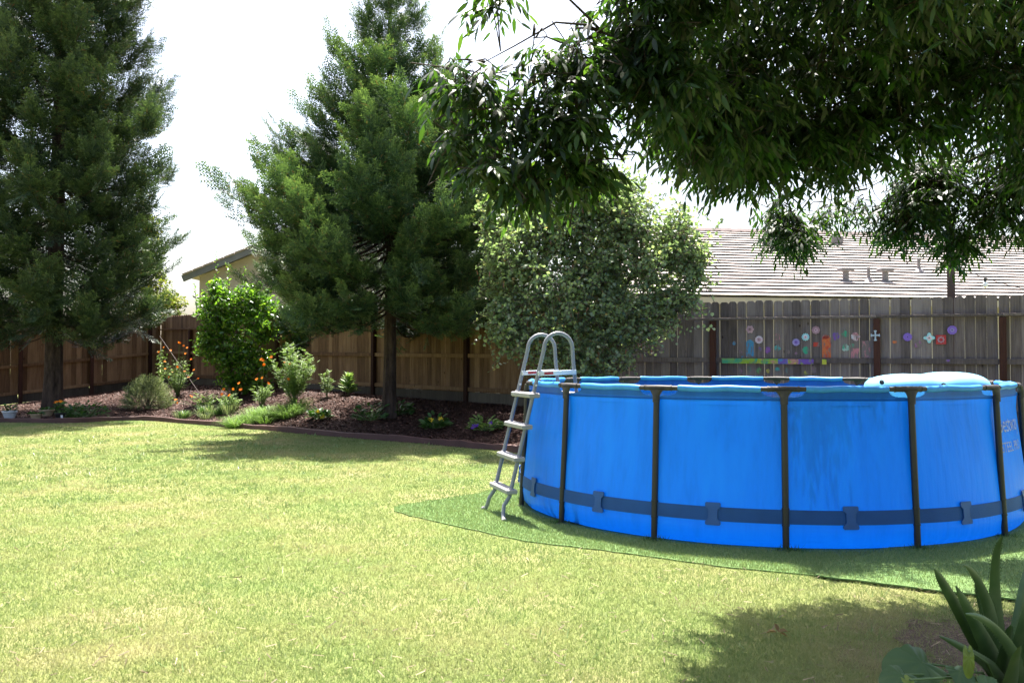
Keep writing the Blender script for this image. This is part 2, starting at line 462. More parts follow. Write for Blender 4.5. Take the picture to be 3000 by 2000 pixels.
M['citrus'] = leaf_mat('citrus_leaf', [(0, (.05, .12, .016)), (.5, (.10, .21, .03)), (.9, (.17, .30, .045)), (1, (.28, .36, .07))], (1.5, 1.6, .6), .45, .22, .7)
M['vine'] = leaf_mat('dark_climber_leaf', [(0, (.025, .06, .014)), (.6, (.05, .11, .025)), (.95, (.10, .17, .035)), (1, (.40, .28, .05))], (1.4, 1.6, .6), .3, .35, .5)
M['yellow_leaf'] = leaf_mat('yellow_green_leaf', [(0, (.07, .11, .02)), (.6, (.14, .19, .04)), (1, (.26, .25, .06))], (1.5, 1.5, .6), .45, .5, .3)
M['fern'] = leaf_mat('feathery_pale_green_leaf', [(0, (.09, .17, .045)), (.6, (.17, .27, .08)), (1, (.28, .35, .13))], (1.3, 1.4, .7), .35, .5, .3)
M['sage'] = leaf_mat('grey_green_needle', [(0, (.10, .13, .055)), (.6, (.20, .24, .12)), (1, (.34, .36, .20))], (1.1, 1.2, .8), .3, .6, .2)
M['mound'] = leaf_mat('fine_pale_grass', [(0, (.09, .17, .035)), (.6, (.16, .27, .06)), (1, (.27, .36, .12))], (1.2, 1.3, .7), .35, .5, .3)
M['darkleaf'] = leaf_mat('dark_bedding_leaf', [(0, (.03, .075, .018)), (.6, (.055, .13, .03)), (1, (.11, .20, .05))], (1.3, 1.5, .6), .3, .45, .4)
M['orange'] = leaf_mat('orange_petal', [(0, (.85, .16, .01)), (1, (.95, .30, .02))], (1.2, 1, .6), .35, .6, .2)
M['yellow'] = leaf_mat('yellow_petal', [(0, (.85, .55, .02)), (1, (.9, .65, .05))], (1.2, 1, .6), .3, .6, .2)
M['purple'] = leaf_mat('purple_petal', [(0, (.16, .04, .5)), (1, (.28, .08, .68))], (1, 1, 1), .3, .6, .2)
M['stem'] = plain('green_stem', (.10, .16, .05), .6, .3)
M['stucco'] = plain('beige_stucco', (.44, .37, .33), .95, .2, var=.08, scale=3, bump=.3, bscale=120)
M['fascia'] = plain('grey_fascia_board', (.16, .155, .17), .7, .3, var=.15, scale=4)
M['tile'] = plain('pale_concrete_roof_tile', (.43, .385, .365), .9, .2, var=.14, scale=2.5, bump=.25, bscale=30)
M['tile_dark'] = plain('brown_concrete_roof_tile', (.36, .29, .27), .9, .2, var=.15, scale=2.5, bump=.25, bscale=30)
M['vent'] = plain('galvanised_vent', (.16, .145, .145), .5, .4, var=.1)
M['pole'] = plain('dark_brown_pole_paint', (.06, .038, .032), .6, .35, var=.15)
M['glass'] = plain('frosted_bulb_glass', (.85, .85, .82), .15, .5)
M['pot_white'] = plain('white_glazed_pot', (.62, .64, .68), .35, .5, var=.08)
M['pot_tan'] = plain('tan_terracotta_pot', (.42, .31, .20), .8, .25, var=.12)
M['tag_white'] = plain('white_plastic_plant_tag', (.78, .78, .78), .5, .4)
M['aloe'] = None
def aloe_mat():
    m, nt, p, out = new_mat('aloe_leaf_skin')
    N, L = nt.nodes, nt.links
    tc = N.new("ShaderNodeTexCoord")
    no = N.new("ShaderNodeTexNoise"); no.inputs["Scale"].default_value = 7; no.inputs["Detail"].default_value = 6
    L.new(tc.outputs["Object"], no.inputs["Vector"])
    cr = ramp(N, [(.3, (.035, .072, .02)), (.55, (.065, .115, .035)), (.72, (.11, .155, .06)), (.8, (.17, .14, .07))])
    L.new(no.outputs["Fac"], cr.inputs[0]); L.new(cr.outputs[0], p.inputs["Base Color"])
    p.inputs["Roughness"].default_value = .42; p.inputs["Specular IOR Level"].default_value = .45
    p.inputs["Subsurface Weight"].default_value = .1; p.inputs["Subsurface Radius"].default_value = (.01, .02, .005)
    return m
M['aloe'] = aloe_mat()
M['bigleaf'] = leaf_mat('broad_matt_leaf', [(0, (.045, .095, .035)), (1, (.08, .14, .05))], (1.4, 1.6, .6), .3, .5, .35)
M['paleleaf'] = leaf_mat('pale_green_leaf', [(0, (.15, .20, .04)), (1, (.20, .25, .06))], (1.4, 1.5, .6), .35, .5, .3)
M['dryleaf'] = leaf_mat('dry_curled_leaf', [(0, (.14, .08, .03)), (1, (.32, .22, .10))], (1, 1, .7), .2, .7, .2)

# ------------------------------------------------------------------ ground: lawn, mulch bed, fences' footprint
EDGE = [(-16.0, 20.6), (-11.88, 20.34), (-10.25, 20.11), (-9.35, 20.9), (-8.55, 20.85), (-7.09, 19.67), (-5.89, 18.65), (-4.86, 17.82), (-3.57, 16.67),
        (-2.22, 15.6), (-1.46, 15.0), (-.84, 14.4), (-.27, 13.96), (.16, 13.45), (1.4, 12.7), (3.2, 12.1), (5.5, 11.5), (9.5, 10.4), (12.5, 9.4)]
BEND = Vector((1.56, 16.0, 0)); RIGHT = Vector((12.4, 10.49, 0)); CORNER = Vector((-11.33, 28.2, 0)); LEFT = Vector((-17.5, 22.0, 0))
def lin(a, b, t): return a + (b - a) * t
def catmull(P, n):
    P = [np.array(p, float) for p in P]
    P = [2 * P[0] - P[1]] + P + [2 * P[-1] - P[-2]]
    out = []
    for i in range(1, len(P) - 2):
        for k in range(n):
            t = k / n
            out.append(.5 * ((2 * P[i]) + (-P[i - 1] + P[i + 1]) * t + (2 * P[i - 1] - 5 * P[i] + 4 * P[i + 1] - P[i + 2]) * t * t + (-P[i - 1] + 3 * P[i] - 3 * P[i + 1] + P[i + 2]) * t ** 3))
    out.append(P[-2])
    return np.array(out)
EC = catmull(EDGE, 8)
# fence foot line with heights of the ground there
FB = [(-17.5, 22.0, -.02), (-14.6, 24.9, .10), (-12.6, 26.9, .42), (-11.33, 28.2, .70), (-8.0, 25.1, .68), (-3.9, 21.35, .60), (-.9, 18.35, .53), (1.56, 16.0, .45), (5.0, 14.25, .40), (7.5, 12.98, .36), (12.4, 10.49, .3)]
UE = [0, .10, .19, .26, .33, .5, .62, .73, .85, .93, 1.0]
lenE = np.concatenate([[0], np.cumsum(np.hypot(*np.diff(EC, axis=0).T))]); lenE /= lenE[-1]
NU, NV = 150, 22
uu = np.linspace(0, 1, NU)
ex = np.interp(uu, lenE, EC[:, 0]); ey = np.interp(uu, lenE, EC[:, 1])
# pair the edging with the fence by nearest sense: fence parameter found through the picture direction X/Y
fbx = np.interp(uu, np.linspace(0, 1, len(FB)), [p[0] for p in FB])
fb_s = []
FBA = np.array(FB)
dens = np.concatenate([FBA[i] + (FBA[i + 1] - FBA[i]) * np.linspace(0, 1, 60, endpoint=False)[:, None] for i in range(len(FB) - 1)] + [FBA[-1:]])
ang = dens[:, 0] / dens[:, 1]
fi = np.interp(ex / ey, np.maximum.accumulate(ang), np.arange(len(dens)))
fx = np.interp(fi, np.arange(len(dens)), dens[:, 0]); fy = np.interp(fi, np.arange(len(dens)), dens[:, 1]); fz = np.interp(fi, np.arange(len(dens)), dens[:, 2])
V = []
for j in range(NV):
    t = j / (NV - 1)
    tt = t * 1.04
    s = t * t * (3 - 2 * t) * .6 + t * .4
    x = ex + (fx - ex) * tt; y = ey + (fy - ey) * tt
    bumpz = .05 * np.sin(x * 1.7 + 1.3 * y) * np.sin(y * 1.3 - .6 * x) * math.sin(math.pi * min(t, 1))
    z = .015 + (fz + .03) * s + bumpz + .22 * np.exp(-((x + 4.6) / 1.6) ** 2) * math.sin(math.pi * t) * 1.0
    V.append(np.stack([x, y, z], 1))
V = np.array(V)
F = [(j * NU + i, j * NU + i + 1, (j + 1) * NU + i + 1, (j + 1) * NU + i) for j in range(NV - 1) for i in range(NU - 1)]
mulch_V = V.reshape(-1, 3)
mulch = tag(fast('mulch_bed', mulch_V, F, M['mulch'], smooth=True), 'raised planting bed of dark reddish bark mulch along the fence', kind='structure')
mulch_tree = BVHTree.FromPolygons([tuple(p) for p in mulch_V], F)

def ground_z(x, y):
    h = mulch_tree.ray_cast(Vector((x, y, 20)), Vector((0, 0, -1)))
    return h[0].z if h[0] is not None else 0.0
def at(px, py):
    """ground point (bed or lawn) seen at a pixel"""
    d = ray(px, py); o = Vector((0, 0, EYE))
    h = mulch_tree.ray_cast(o, d)
    if h[0] is not None: return h[0].copy()
    t = -EYE / d.z
    return o + d * t

lw = MB()
G = 260.0
lw.add([(-G, -60, 0), (G, -60, 0), (G, 2 * G, 0), (-G, 2 * G, 0)], [(0, 1, 2, 3)])
tag(lw.build('lawn', M['lawn']), 'sunlit mown lawn with yellow and tan patches', kind='structure')

# bark chips
def in_poly(x, y, P):
    P = np.asarray(P); c = np.zeros(len(x), bool); j = len(P) - 1
    for i in range(len(P)):
        a = (P[i, 1] > y) != (P[j, 1] > y)
        c ^= a & (x < (P[j, 0] - P[i, 0]) * (y - P[i, 1]) / (P[j, 1] - P[i, 1] + 1e-12) + P[i, 0])
        j = i
    return c
n = 52000
ui = RNG.uniform(.07, .93, n) * (NU - 1.001); vj = RNG.uniform(0, .96, n) * (NV - 1.001)
i0 = ui.astype(int); j0 = vj.astype(int); a = (ui - i0)[:, None]; b = (vj - j0)[:, None]
gp = V[j0, i0] * (1 - a) * (1 - b) + V[j0, i0 + 1] * a * (1 - b) + V[j0 + 1, i0] * (1 - a) * b + V[j0 + 1, i0 + 1] * a * b
gp[:, 2] += .012
th = RNG.uniform(0, 6.28, n)
cd = np.stack([np.cos(th), np.sin(th), RNG.normal(0, .35, n)], 1)
cn = norm(np.stack([RNG.normal(0, .45, n), RNG.normal(0, .45, n), np.ones(n)], 1))
CH = np.array([(-.2, -.5, 0), (.22, -.42, 0), (.14, .5, 0), (-.18, .45, .0)])
CV = stamp(CH, gp, cd, cn, RNG.uniform(.025, .065, n))
tag(fast('bark_chips', CV.reshape(-1, 3), stamp_faces([(0, 1, 2, 3)], 4, n), M['chip']), 'loose reddish brown bark chips covering the planting bed', 'mulch', kind='stuff')

# edging: a low plastic border following the bed
ed = MB()
for i in range(len(EC)):
    p = EC[i]; q = EC[min(i + 1, len(EC) - 1)]; r_ = EC[max(i - 1, 0)]
    t = Vector((q[0] - r_[0], q[1] - r_[1], 0)).normalized(); nn = Vector((t.y, -t.x, 0))
    if nn.y > 0: nn = -nn
    h = .110 + .010 * math.sin(i * .45) + .004 * math.sin(i * 1.3)
    w = .012 * math.sin(i * .55)
    c = Vector((p[0], p[1], 0)) + nn * (.03 + w)
    ed.v += [tuple(c - nn * .06 + Vector((0, 0, -.05))), tuple(c - nn * .06 + Vector((0, 0, h - .015))), tuple(c - nn * .035 + Vector((0, 0, h))), tuple(c + nn * .0 + Vector((0, 0, h - .012))), tuple(c + nn * .015 + Vector((0, 0, -.05)))]
    if i:
        for k in range(4): ed.f.append((5 * (i - 1) + k, 5 * (i - 1) + k + 1, 5 * i + k + 1, 5 * i + k))
tag(ed.build('bed_edging', M['edging'], smooth=40), 'low rust brown edging strip curving between lawn and mulch bed', 'edging')

# ------------------------------------------------------------------ fences
def make_picket_mesh(i, w, h, mat, ear=.035):
    rr = random.Random(i)
    t = .017
    e = ear * rr.uniform(.8, 1.2)
    hw = w / 2
    out = [(-hw, 0), (hw, 0), (hw + rr.uniform(-.001, .001), h - e), (hw - e * .55, h - e * .25), (hw - e * 1.0, h), (-hw + e * 1.0, h), (-hw + e * .55, h - e * .25), (-hw, h - e)]
    mb = MB()
    mb.prism(out, Vector((0, 0, 0)), Vector((1, 0, 0)), Vector((0, 0, 1)), Vector((0, 1, 0)), t)
    me = bpy.data.meshes.new('picket'); me.from_pydata([tuple(v) for v in mb.v], [], mb.f); me.update(); me.materials.append(mat)
    return me

def fence(name, label, P0, P1, zb0, zb1, offs, mats, posts, rail_h=.085, kick=.28, pitch=.149, s_lo=0.0, s_hi=None, pw=(.1405, .1455)):
    """fence in a straight line; pickets on the far side of rails and posts. offs = bottom, mid, top rail and picket top above the foot"""
    wood, rail, kickm, postm = mats
    d = (P1 - P0); Ltot = d.length; d = d.normalized()
    nrm = Vector((d.y, -d.x, 0))                       # towards the yard
    if nrm.dot(Vector((0, 8, 0)) - P0) < 0: nrm = -nrm
    rotz = math.atan2(d.y, d.x)
    root = empty(name, (P0.x, P0.y, 0), label, 'fence')
    zb = lambda s: lin(zb0, zb1, s / Ltot)
    slope = math.atan2(zb1 - zb0, Ltot)
    if s_hi is None: s_hi = Ltot
    variants = [make_picket_mesh(i, random.uniform(*pw), offs[3] - kick + .01, wood) for i in range(6)]
    s = s_lo + pitch / 2
    k = 0
    back = (nrm.x, nrm.y)
    flip = Vector((-d.y, d.x, 0)).dot(nrm) > 0           # local +y points to yard?
    while s < s_hi:
        o = bpy.data.objects.new('picket', variants[random.randrange(6)])
        COL.objects.link(o); o.parent = root
        z = zb(s) + kick - .01 + random.uniform(-.012, .006)
        p = P0 + d * (s + random.uniform(-.0015, .0015)) - nrm * (.02 + random.uniform(0, .003))
        o.location = (p.x - P0.x, p.y - P0.y, z)
        o.rotation_euler = (0, random.uniform(-.004, .004), rotz + (math.pi if not flip else 0) + math.pi)
        # mesh thickness runs along local +y; after the turn it points away from the yard
        s += pitch + random.uniform(-.0008, .002); k += 1
    ends = sorted([s_lo] + [q for q in posts if s_lo < q < s_hi] + [s_hi])
    rx = Matrix.Rotation(rotz, 3, 'Z') @ Matrix.Rotation(-slope, 3, 'Y')
    for a, b in zip(ends[:-1], ends[1:]):
        if b - a < .1: continue
        m = (a + b) / 2
        for r_i, off in enumerate(offs[:3]):
            c = P0 + d * m + nrm * .024 + Vector((0, 0, zb(m) + off))
            hh = rail_h if r_i < 2 else .04
            dep = .04 if r_i < 2 else .085
            cc = c if r_i < 2 else c + nrm * .022
            MB().box(cc, (b - a - (.10 if r_i < 2 else .004), dep, hh), rx, .004).build('rail', rail, root)
        c = P0 + d * m + nrm * .0 + Vector((0, 0, zb(m) + kick / 2 - .06))
        MB().box(c, (b - a - .10, .045, kick + .10), rx, .003).build('kickboard', kickm, root)
    for q in posts:
        if not (s_lo - .2 <= q <= s_hi + .2): continue
        c = P0 + d * q + nrm * .035 + Vector((0, 0, zb(q) + offs[2] / 2 - .17))
        MB().box(c, (.095, .095, offs[2] + .27), Matrix.Rotation(rotz, 3, 'Z'), .006).build('post', postm, root)
    return root, d, nrm, zb

def along(P0, P1, px):
    """distance from P0 along a fence line to where the view direction of pixel column px meets it"""
    k = (px - 1500.0) / FPX
    d = (P1 - P0); L_ = d.length; d = d / L_
    return (k * P0.y - P0.x) / (d.x - k * d.y)

postsA = [along(CORNER, BEND, p) for p in (560, 700, 815, 1098, 1370, 1600)]
postsB = [along(BEND, RIGHT, p) for p in (1790, 2090, 2570, 2938)] + [9.1, 11.4]
postsL = [along(CORNER, LEFT, p) for p in (268, 60)] + [.35, 7.0]
lenA, lenB, lenL = (BEND - CORNER).length, (RIGHT - BEND).length, (LEFT - CORNER).length
fence('wooden_fence', 'brown dog-eared wooden fence behind the mulch bed and the middle conifer', CORNER, BEND, .68, .46, (.33, 1.03, 1.76, 2.2), (M['wood_warm'], M['wood_warm'], M['wood_kick'], M['post']), postsA, pw=(.1445, .1485))
fb_root, fb_d, fb_n, fb_z = fence('wooden_fence', 'grey weathered dog-eared fence behind the pool with painted flowers', BEND, RIGHT, .42, .335, (.33, 1.03, 1.73, 2.03), (M['wood_grey'], M['wood_rail'], M['wood_kick'], M['post']), postsB)
fence('wooden_fence', 'shaded brown side fence running behind the big conifer on the left', CORNER, LEFT, .74, -.13, (.18, .96, 1.87, 2.27), (M['wood_warm'], M['wood_warm'], M['wood_kick'], M['post']), postsL, kick=.16, pw=(.1460, .1488))

# ------------------------------------------------------------------ houses behind
def gable_house(name, label, roof_courses, eave_l, eave_r, run, z_eave, pitch_t, face, tile, wall_depth, overhang=.35):
    pass

def tiled_slope(parent, name, A, B, up, n, butt, mat, trimL=0.0, trimR=0.0):
    """courses from eave line A-B going up by vector up; each course a slab with a butt edge"""
    A, B, up = Vector(A), Vector(B), Vector(up)
    ax = (B - A).normalized()
    nz = ax.cross(up).normalized()
    if nz.z < 0: nz = -nz
    st = up / n
    for i in range(n):
        t0, t1 = i / n, (i + 1) / n
        a0 = A + up * t0 + ax * trimL * t0; b0 = B + up * t0 - ax * trimR * t0
        a1 = A + up * t1 + ax * trimL * t1 + st * .12; b1 = B + up * t1 - ax * trimR * t1 + st * .12
        mb = MB()
        seg = max(1, int((b0 - a0).length / .33))
        # butt edge slightly uneven tile by tile
        Vv = []; Ff = []
        for k in range(seg + 1):
            f_ = k / seg
            lo = a0.lerp(b0, f_); hi = a1.lerp(b1, f_)
            j = random.uniform(-.006, .006)
            Vv += [lo + nz * .004 + st * .75, lo + nz * (butt + j - .014) - st * .10, lo + nz * (butt + j) - st * .10, hi + nz * .012]
            if k:
                o = 4 * (k - 1)
                Ff += [(o, o + 4, o + 5, o + 1), (o + 1, o + 5, o + 6, o + 2), (o + 2, o + 6, o + 7, o + 3)]
        mb.add(Vv, Ff)
        mb.build('tile_course', mat, parent)

# right-hand house: long pale tiled roof
hr = empty('house', (5.5, 22.4, 0), 'neighbouring house with a long pale tiled roof beyond the grey fence', 'house')
el, er = Vector((3.0, 21.6, 3.04)), Vector((21.0, 24.6, 3.04))
ax = (er - el).normalized(); bk = Vector((-ax.y, ax.x, 0))
up = bk * 6.3 + Vector((0, 0, 2.62))
roof = MB()
roof.add([el - Vector((0, 0, .02)), er - Vector((0, 0, .02)), er + up - Vector((0, 0, .02)), el + up + ax * 1.2 - Vector((0, 0, .02)), er + bk * 12.6, el + bk * 12.6], [(0, 1, 2, 3), (3, 2, 4, 5)])
roof_o = roof.build('roof', M['tile'], hr)
tiled_slope(roof_o, 'roof', el, er, up, 23, .072, M['tile'], trimL=1.2)
for k in range(46):
    p = el + up + ax * (1.2 + k * .37)
    rot = Matrix.Rotation(math.atan2(ax.y, ax.x), 3, 'Z') @ Matrix.Rotation(R(-3.5), 3, 'Y')
    MB().prism([(-.13, -.03), (-.06, .07), (.06, .07), (.13, -.03)], p + Vector((0, 0, .04)), bk, Vector((0, 0, 1)), (ax + Vector((0, 0, .06))).normalized(), .40).build('ridge_tile', M['tile_dark'], roof_o)
# hip edge tiles on the left
for k in range(18):
    p = el.lerp(el + up + ax * 1.2, (k + .2) / 18) + Vector((0, 0, .05))
    dd = (up + ax * 1.2).normalized()
    MB().prism([(-.11, 0), (0, .09), (.11, 0)], p, ax, Vector((0, 0, 1)), dd, .40).build('hip_tile', M['tile'], roof_o)
wl_ = MB()
a, b = el + bk * .5 + ax * .5, er + bk * .5 - ax * .5
c, d_ = b + bk * 11.6, a + bk * 11.6
dz = Vector((0, 0, 3.02))
wl_.add([a - Vector((0, 0, a.z)), b - Vector((0, 0, b.z)), c - Vector((0, 0, c.z)), d_ - Vector((0, 0, d_.z)), a * 1 - Vector((0, 0, .05)), b - Vector((0, 0, .05)), c - Vector((0, 0, .05)), d_ - Vector((0, 0, .05))],
        [(0, 1, 5, 4), (1, 2, 6, 5), (2, 3, 7, 6), (3, 0, 4, 7)])
wl_.build('wall', M['stucco'], hr)
MB().box((el + er) / 2 + Vector((0, 0, -.10)) - bk * .012, ((er - el).length, .03, .17), Matrix.Rotation(math.atan2(ax.y, ax.x), 3, 'Z')).build('fascia', M['stucco'], hr)
def on_roof(px, py):
    o = Vector((0, 0, EYE)); d = ray(px, py)
    nz = ax.cross(up).normalized()
    t = (el - o).dot(nz) / d.dot(nz)
    return o + d * t
for px, py in ((2478, 826), (2594, 827)):
    p = on_roof(px, py)
    mb = MB().lathe([(.15, -.1), (.15, .03), (.085, .06), (.085, .30)], p, 14)
    mb.box(p + Vector((0, 0, .34)), (.36, .30, .10), Matrix.Rotation(.08, 3, 'Z'), .02)
    mb.build('roof_vent', M['vent'], hr)
for px, py, h in ((2545, 828, .42), (2692, 799, .42)):
    p = on_roof(px, py)
    MB().lathe([(.20, -.08), (.16, .02), (.06, .12), (.045, .16), (.045, h)], p, 12).build('vent_pipe', M['vent'], hr)
p = on_roof(2450, 716)
MB().box(p + Vector((0, 0, .14)), (.36, .3, .26), None, .03).build('roof_vent', M['vent'], hr)

# left house: gable end above the brown fence
hl = empty('house', (-9.5, 33.0, 0), 'beige stucco gable end with tiled roof above the citrus bush', 'house')
Yg = 32.0
e0 = W(545, 806, Yg)                       # lower left end of the rake
w0 = Vector((e0.x + .35, Yg + .4, 0))
sl = .40
wr = w0 + Vector((11.0, -.6, 0))
gx = (wr - w0).normalized(); gb = Vector((-gx.y, gx.x, 0))
zt = e0.z
half = 5.5
mb = MB()
apex_z = zt + sl * half
pts = [w0, w0 + gx * (2 * half), w0 + gx * (2 * half) + Vector((0, 0, zt)), w0 + gx * half + Vector((0, 0, apex_z)), w0 + Vector((0, 0, zt))]
mb.add([p for p in pts] + [p + gb * 9 for p in pts], [(0, 1, 2, 3, 4), (9, 8, 7, 6, 5), (0, 5, 6, 1), (0, 4, 9, 5), (1, 6, 7, 2)])
mb.build('wall', M['stucco'], hl)
rl = MB()
R0 = w0 + Vector((0, 0, zt)) - gx * .45 - gb * .4 - Vector((0, 0, .45 * sl)) + Vector((0, 0, .12))
RA = w0 + gx * half + Vector((0, 0, apex_z)) - gb * .4 + Vector((0, 0, .12))
R1 = w0 + gx * (2 * half + .45) + Vector((0, 0, zt - .45 * sl + .12)) - gb * .4
rl.add([R0, RA, R1, R0 + gb * 10, RA + gb * 10, R1 + gb * 10], [(0, 3, 4, 1), (1, 4, 5, 2)])
rfo = rl.build('roof', M['tile_dark'], hl)
tiled_slope(rfo, 'roof', R0 + gb * 10, R0, RA - R0, 18, .05, M['tile'])
tiled_slope(rfo, 'roof', R1, R1 + gb * 10, RA - R1, 18, .05, M['tile'])
for P, Q in ((R0, RA), (RA, R1)):
    dd = (Q - P); Ld = dd.length; dd = dd / Ld
    rot = Matrix((dd, gb, dd.cross(gb))).transposed()
    MB().box((P + Q) / 2 - Vector((0, 0, .07)) - gb * .03, (Ld, .05, .24), rot).build('rake_board', M['fascia'], hl)
    for k in range(int(Ld / .42)):
        MB().box(P + dd * (k * .42 + .21) + Vector((0, 0, .075)) - gb * .01, (.40, .16, .07), rot @ Matrix.Rotation(R(1.5), 3, 'Y'), .012).build('rake_tile', M['tile_dark'], rfo)

# ------------------------------------------------------------------ string light pole
pp = W(2787, 900, 13.75)
sl_root = empty('light_pole', (pp.x, pp.y, 0), 'dark square pole rising behind the grey fence under the ash leaves', 'pole')
MB().box((pp.x, pp.y, 1.85), (.115, .115, 3.7), Matrix.Rotation(-.45, 3, 'Z'), .008).build('post', M['pole'], sl_root)
MB().box((pp.x, pp.y, 3.72), (.15, .15, .05), Matrix.Rotation(-.45, 3, 'Z'), .015).build('cap', M['pole'], sl_root)
wroot = empty('string_light', (pp.x, pp.y - .08, 0), 'sagging cable of white bulbs hanging from the dark pole', 'string light')
a = Vector((pp.x + .05, pp.y - .08, 2.90)); b = Vector((pp.x + 4.2, pp.y - 2.3, 3.1))
path = []
for i in range(25):
    t = i / 24
    q = a.lerp(b, t); q.z -= .75 * 4 * t * (1 - t) * (1 - .4 * t)
    path.append(q)
MB().tube(path, .006, 6).build('cable', M['black'], wroot)
for i in (2, 5, 9, 13, 17, 21):
    q = path[i]
    MB().lathe([(.02, -.06), (.022, 0), (.012, .012)], q, 10).build('socket', M['black'], wroot)
    MB().lathe([(.004, -.155), (.028, -.14), (.040, -.11), (.03, -.075), (.018, -.058)], q, 12).build('bulb', M['glass'], wroot, smooth=60)

# ------------------------------------------------------------------ pool
PC = Vector((2.4426, 8.8239, 0)); PR = 2.306; NP = 15; PA0 = -1.4348; PH = 1.22
pool = empty('frame_pool', PC, 'round blue steel-framed above-ground pool with dark legs on green turf', 'pool')
def prad(a, r, z=0.0):
    return Vector((PC.x + r * math.sin(a), PC.y - r * math.cos(a), z))
def poly_r(a, r):
    """radius of the 15-sided rim polygon at angle a"""
    st = 2 * math.pi / NP
    k = (a - PA0) / st
    f_ = (k - math.floor(k)) - .5
    return r * math.cos(st / 2) / math.cos(f_ * st)
ND = NP * 24
prof = [(.0, 2.24, 0), (.03, 2.315, 0), (.08, 2.35, 0), (.16, 2.362, .0), (.3, 2.352, .0), (.5, 2.335, .05), (.7, 2.315, .2), (.88, 2.295, .4), (1.0, 2.282, .7), (1.115, 2.284, .97)]
V = []; F = []
for z, r, k in prof:
    for i in range(ND):
        a = PA0 + 2 * math.pi * i / ND
        rr = r * (1 - k) + poly_r(a, r + .012) * k
        # cloth pulled in at the straps near each leg, bulging between
        ph = (i % 24) / 24.0
        rr += .010 * math.sin(math.pi * ph) * (1 - min(1, z)) - .006 * (1 if ph == 0 else 0)
        rr += .004 * math.sin(i * .37 + z * 3) * math.sin(z * 5 + i * .11)
        V.append(prad(a, rr, z + (.0 if z > .01 else .004)))
for j in range(len(prof) - 1):
    for i in range(ND):
        F.append((j * ND + i, j * ND + (i + 1) % ND, (j + 1) * ND + (i + 1) % ND, (j + 1) * ND + i))
F.append(tuple(range(ND - 1, -1, -1)))
mb = MB(); mb.add(V, F)
wallo = mb.build('liner_wall', M['liner'], pool, smooth=50)
# flap between wall and rim with a half-oval opening under every joint
V = []; F = []
rows = 25
dz0, dz1 = 1.114, 1.197
for j in range(rows):
    t = j / (rows - 1)
    z = lin(dz0, dz1, t)
    for i in range(ND * 4):
        a = PA0 + .5 * math.pi * i / ND
        r = lin(poly_r(a, 2.2965), poly_r(a, PR + .010), t ** .8)
        V.append(prad(a, r, z))
M2 = ND * 4
half_w, dep = .165, .064
for j in range(rows - 1):
    for i in range(M2):
        am = .5 * math.pi * (i + .5) / ND
        k = (am / (2 * math.pi / NP)); k -= round(k)
        dist = abs(k) * (2 * math.pi / NP) * PR
        zc = lin(dz0, dz1, (j + .5) / (rows - 1))
        d_top = dz1 - zc
        if dist < half_w and d_top < dep * math.sqrt(max(0, 1 - (dist / half_w) ** 4)):
            continue
        F.append((j * M2 + i, j * M2 + (i + 1) % M2, (j + 1) * M2 + (i + 1) % M2, (j + 1) * M2 + i))
mb = MB(); mb.add(V, F); mb.build('rim_flap', M['flap'], pool, smooth=60)
